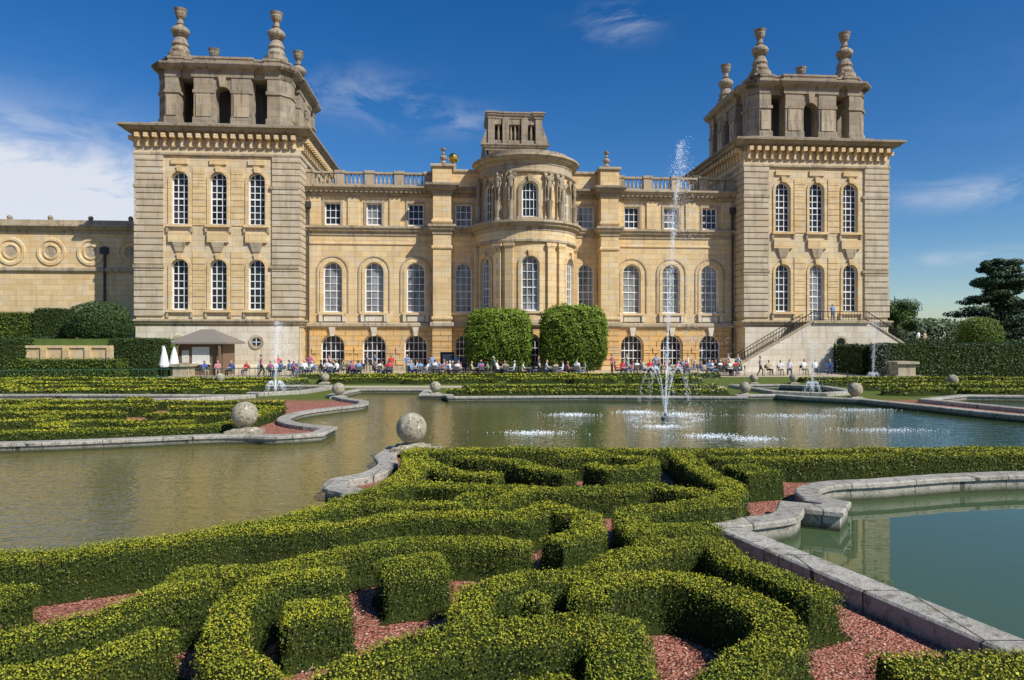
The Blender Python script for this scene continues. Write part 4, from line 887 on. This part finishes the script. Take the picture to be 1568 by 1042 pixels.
# ---------------------------------------------------------------- fountains
m,nt,b=newmat('spray'); b.inputs['Base Color'].default_value=(.8,.85,.9,1); b.inputs['Roughness'].default_value=.2; SPR=m
def drops(name,P,r,parent,el=1.):
    n=len(P); r=np.broadcast_to(r,(n,)); o6=np.array([[1,0,-.4],[-.5,.87,-.4],[-.5,-.87,-.4],[0,0,el]],float)
    V=(P[:,None,:]+o6[None]*r[:,None,None]).reshape(-1,3)
    f=np.array([[0,1,3],[1,2,3],[2,0,3],[0,2,1]]); F=(f[None]+4*np.arange(n)[:,None,None]).reshape(-1,3)
    me=bpy.data.meshes.new(name); me.from_pydata(V.tolist(),[],F.tolist()); me.materials.append(SPR); o=link(bpy.data.objects.new(name,me)); o.parent=parent; return o
def fountain(x,y,H,arcs,reach,ah,tall,drift):
    par=empty('water_fountain'); mb=MB(); mb.lathe(x,y,[(.18,-.15),(.18,-.02),(.06,.02),(.05,.15)],12); mb.obj('nozzle',[M['lead']],par)
    P=[]
    for k in range(arcs):
        a=2*math.pi*k/arcs+.3; n=300; t=rng.random(n)**1.3
        rr=reach*t+rng.normal(size=n)*.01; z=4*ah*t*(1-t)*1.0+rng.normal(size=n)*.012*(1+3*t)
        sp_=.004+.08*t**1.6; P.append(np.stack([x+rr*math.cos(a)+rng.normal(size=n)*sp_*.6,y+rr*math.sin(a)+rng.normal(size=n)*sp_*.6,z],1))
    P=np.concatenate(P); drops('jets',P,.008,par,4)
    n=tall; t=rng.random(n)**.85; z=H*t; sp_=.03+.22*t**1.3
    clump=.6+.4*np.sin(t*37+rng.normal(size=n)*.3)
    P=np.stack([x+drift*t**1.5+rng.normal(size=n)*sp_*clump,y+rng.normal(size=n)*sp_,z],1)
    m2=n//2; t=rng.random(m2); P2=np.stack([x+drift+np.abs(rng.normal(size=m2))*(.12+.9*(1-t))*1.2,y+rng.normal(size=m2)*.5,H*t],1)
    drops('plume',np.concatenate([P,P2]),rng.uniform(.004,.0125,n+m2),par,3.)
    n=500; a=rng.random(n)*6.28; q=reach*(1+rng.normal(size=n)*.14); P=np.stack([x+q*np.cos(a)*1.2,y+q*np.sin(a),-.12+np.abs(rng.normal(size=n))*.04],1); drops('splash',P,rng.uniform(.006,.02,n),par,1)
fountain(6.2,27.6,11.1,7,1.15,2.0,4200,.6)
fountain(-14.2,41,4.2,8,.6,.6,1900,.1)
fountain(17.8,40.5,3.0,6,.5,.6,1100,.1)
fountain(27.5,52,4.6,6,.5,.6,1900,.15)
par=empty('water_splash')
for x,y,a,b_ in[(.8,23.7,1.1,.2),(2.6,29.5,.9,.25),(7.3,29.7,1.0,.35),(6.6,22.9,.9,.2),(7.9,22.2,.7,.2),(13.4,24.4,1.6,.2),(11.9,29,2.0,.3),(5.6,30.5,.8,.25),(16,31.5,1.5,.25),(5.6,25.4,.8,.15)]:
    n=430; P=np.stack([x+rng.normal(size=n)*a*.55,y+rng.normal(size=n)*b_*1.3,-.135+np.abs(rng.normal(size=n))*.03],1); drops('splash_droplets',P,rng.uniform(.006,.024,n),par,1.)
# ---------------------------------------------------------------- sun, sky, camera
az=math.radians(52); el=math.radians(43)
sv=Vector((math.sin(az)*math.cos(el),-math.cos(az)*math.cos(el),math.sin(el)))
L=bpy.data.lights.new('sun','SUN'); L.energy=5; L.angle=math.radians(.53); L.color=(1,.96,.88); so=link(bpy.data.objects.new('sun',L)); so.rotation_euler=sv.to_track_quat('Z','Y').to_euler(); so.location=(40,-40,60)
w=bpy.data.worlds.new('World'); sc.world=w; w.use_nodes=True; nt=w.node_tree; bg=nt.nodes['Background']; bg.inputs[1].default_value=.1
sky=N(nt,'ShaderNodeTexSky',sky_type='NISHITA'); sky.sun_disc=False; sky.sun_elevation=el; sky.sun_rotation=math.atan2(sv.x,sv.y); sky.air_density=1.0; sky.dust_density=.3; sky.ozone_density=4
hs=N(nt,'ShaderNodeHueSaturation'); hs.inputs['Hue'].default_value=.508; hs.inputs['Saturation'].default_value=1.36; hs.inputs['Value'].default_value=1.06; nt.links.new(sky.outputs[0],hs.inputs['Color'])
tc=N(nt,'ShaderNodeTexCoord'); sp=N(nt,'ShaderNodeSeparateXYZ'); nt.links.new(tc.outputs['Generated'],sp.inputs[0])
def mt(op,a,b=None,c=None):
    n=N(nt,'ShaderNodeMath',operation=op)
    for i,v in enumerate((a,b,c)):
        if v is None: continue
        if isinstance(v,(int,float)): n.inputs[i].default_value=v
        else: nt.links.new(v,n.inputs[i])
    return n.outputs[0]
A=mt('ARCTAN2',sp.outputs[0],sp.outputs[1]); E=mt('ARCSINE',sp.outputs[2])
cb=N(nt,'ShaderNodeCombineXYZ'); nt.links.new(mt('MULTIPLY',A,5.),cb.inputs[0]); nt.links.new(mt('MULTIPLY',E,13.),cb.inputs[1])
n1=noise(nt,cb.outputs[0],1.7,7,.62,.6); 
tot=None
for a,e,wa,we,s,lo in[(-.70,.16,.22,.07,2.6,.26),(-.21,.335,.09,.03,.4,.42),(-.10,.31,.07,.02,.35,.42),(.153,.43,.05,.02,.6,.45),(.61,.178,.10,.017,.6,.38),(.60,.10,.08,.008,.5,.36),(1.4,.3,.4,.1,1,.4),(-1.5,.25,.5,.1,1,.4)]:
    q=mt('ADD',mt('POWER',mt('DIVIDE',mt('SUBTRACT',A,a),wa),2.),mt('POWER',mt('DIVIDE',mt('SUBTRACT',E,e),we),2.))
    g_=mt('POWER',2.718,mt('MULTIPLY',q,-1.)); k=mt('MULTIPLY',mt('MULTIPLY',g_,ramp(nt,n1,lo,lo+.3)),s)
    tot=k if tot is None else mt('ADD',tot,k)
tot=mt('MINIMUM',tot,.9)
cl=mixc(nt,hs.outputs[0],(7.8,8.1,8.7),tot); nt.links.new(cl,bg.inputs[0])
cam=bpy.data.cameras.new('camera'); cam.lens=24; cam.sensor_width=36; cam.clip_end=5000; cam.clip_start=.1
co=link(bpy.data.objects.new('camera',cam)); co.location=(0,0,3.1); co.rotation_euler=(math.radians(90),0,0); sc.camera=co
sc.view_settings.view_transform='Standard'; sc.view_settings.look='None'; sc.view_settings.exposure=0
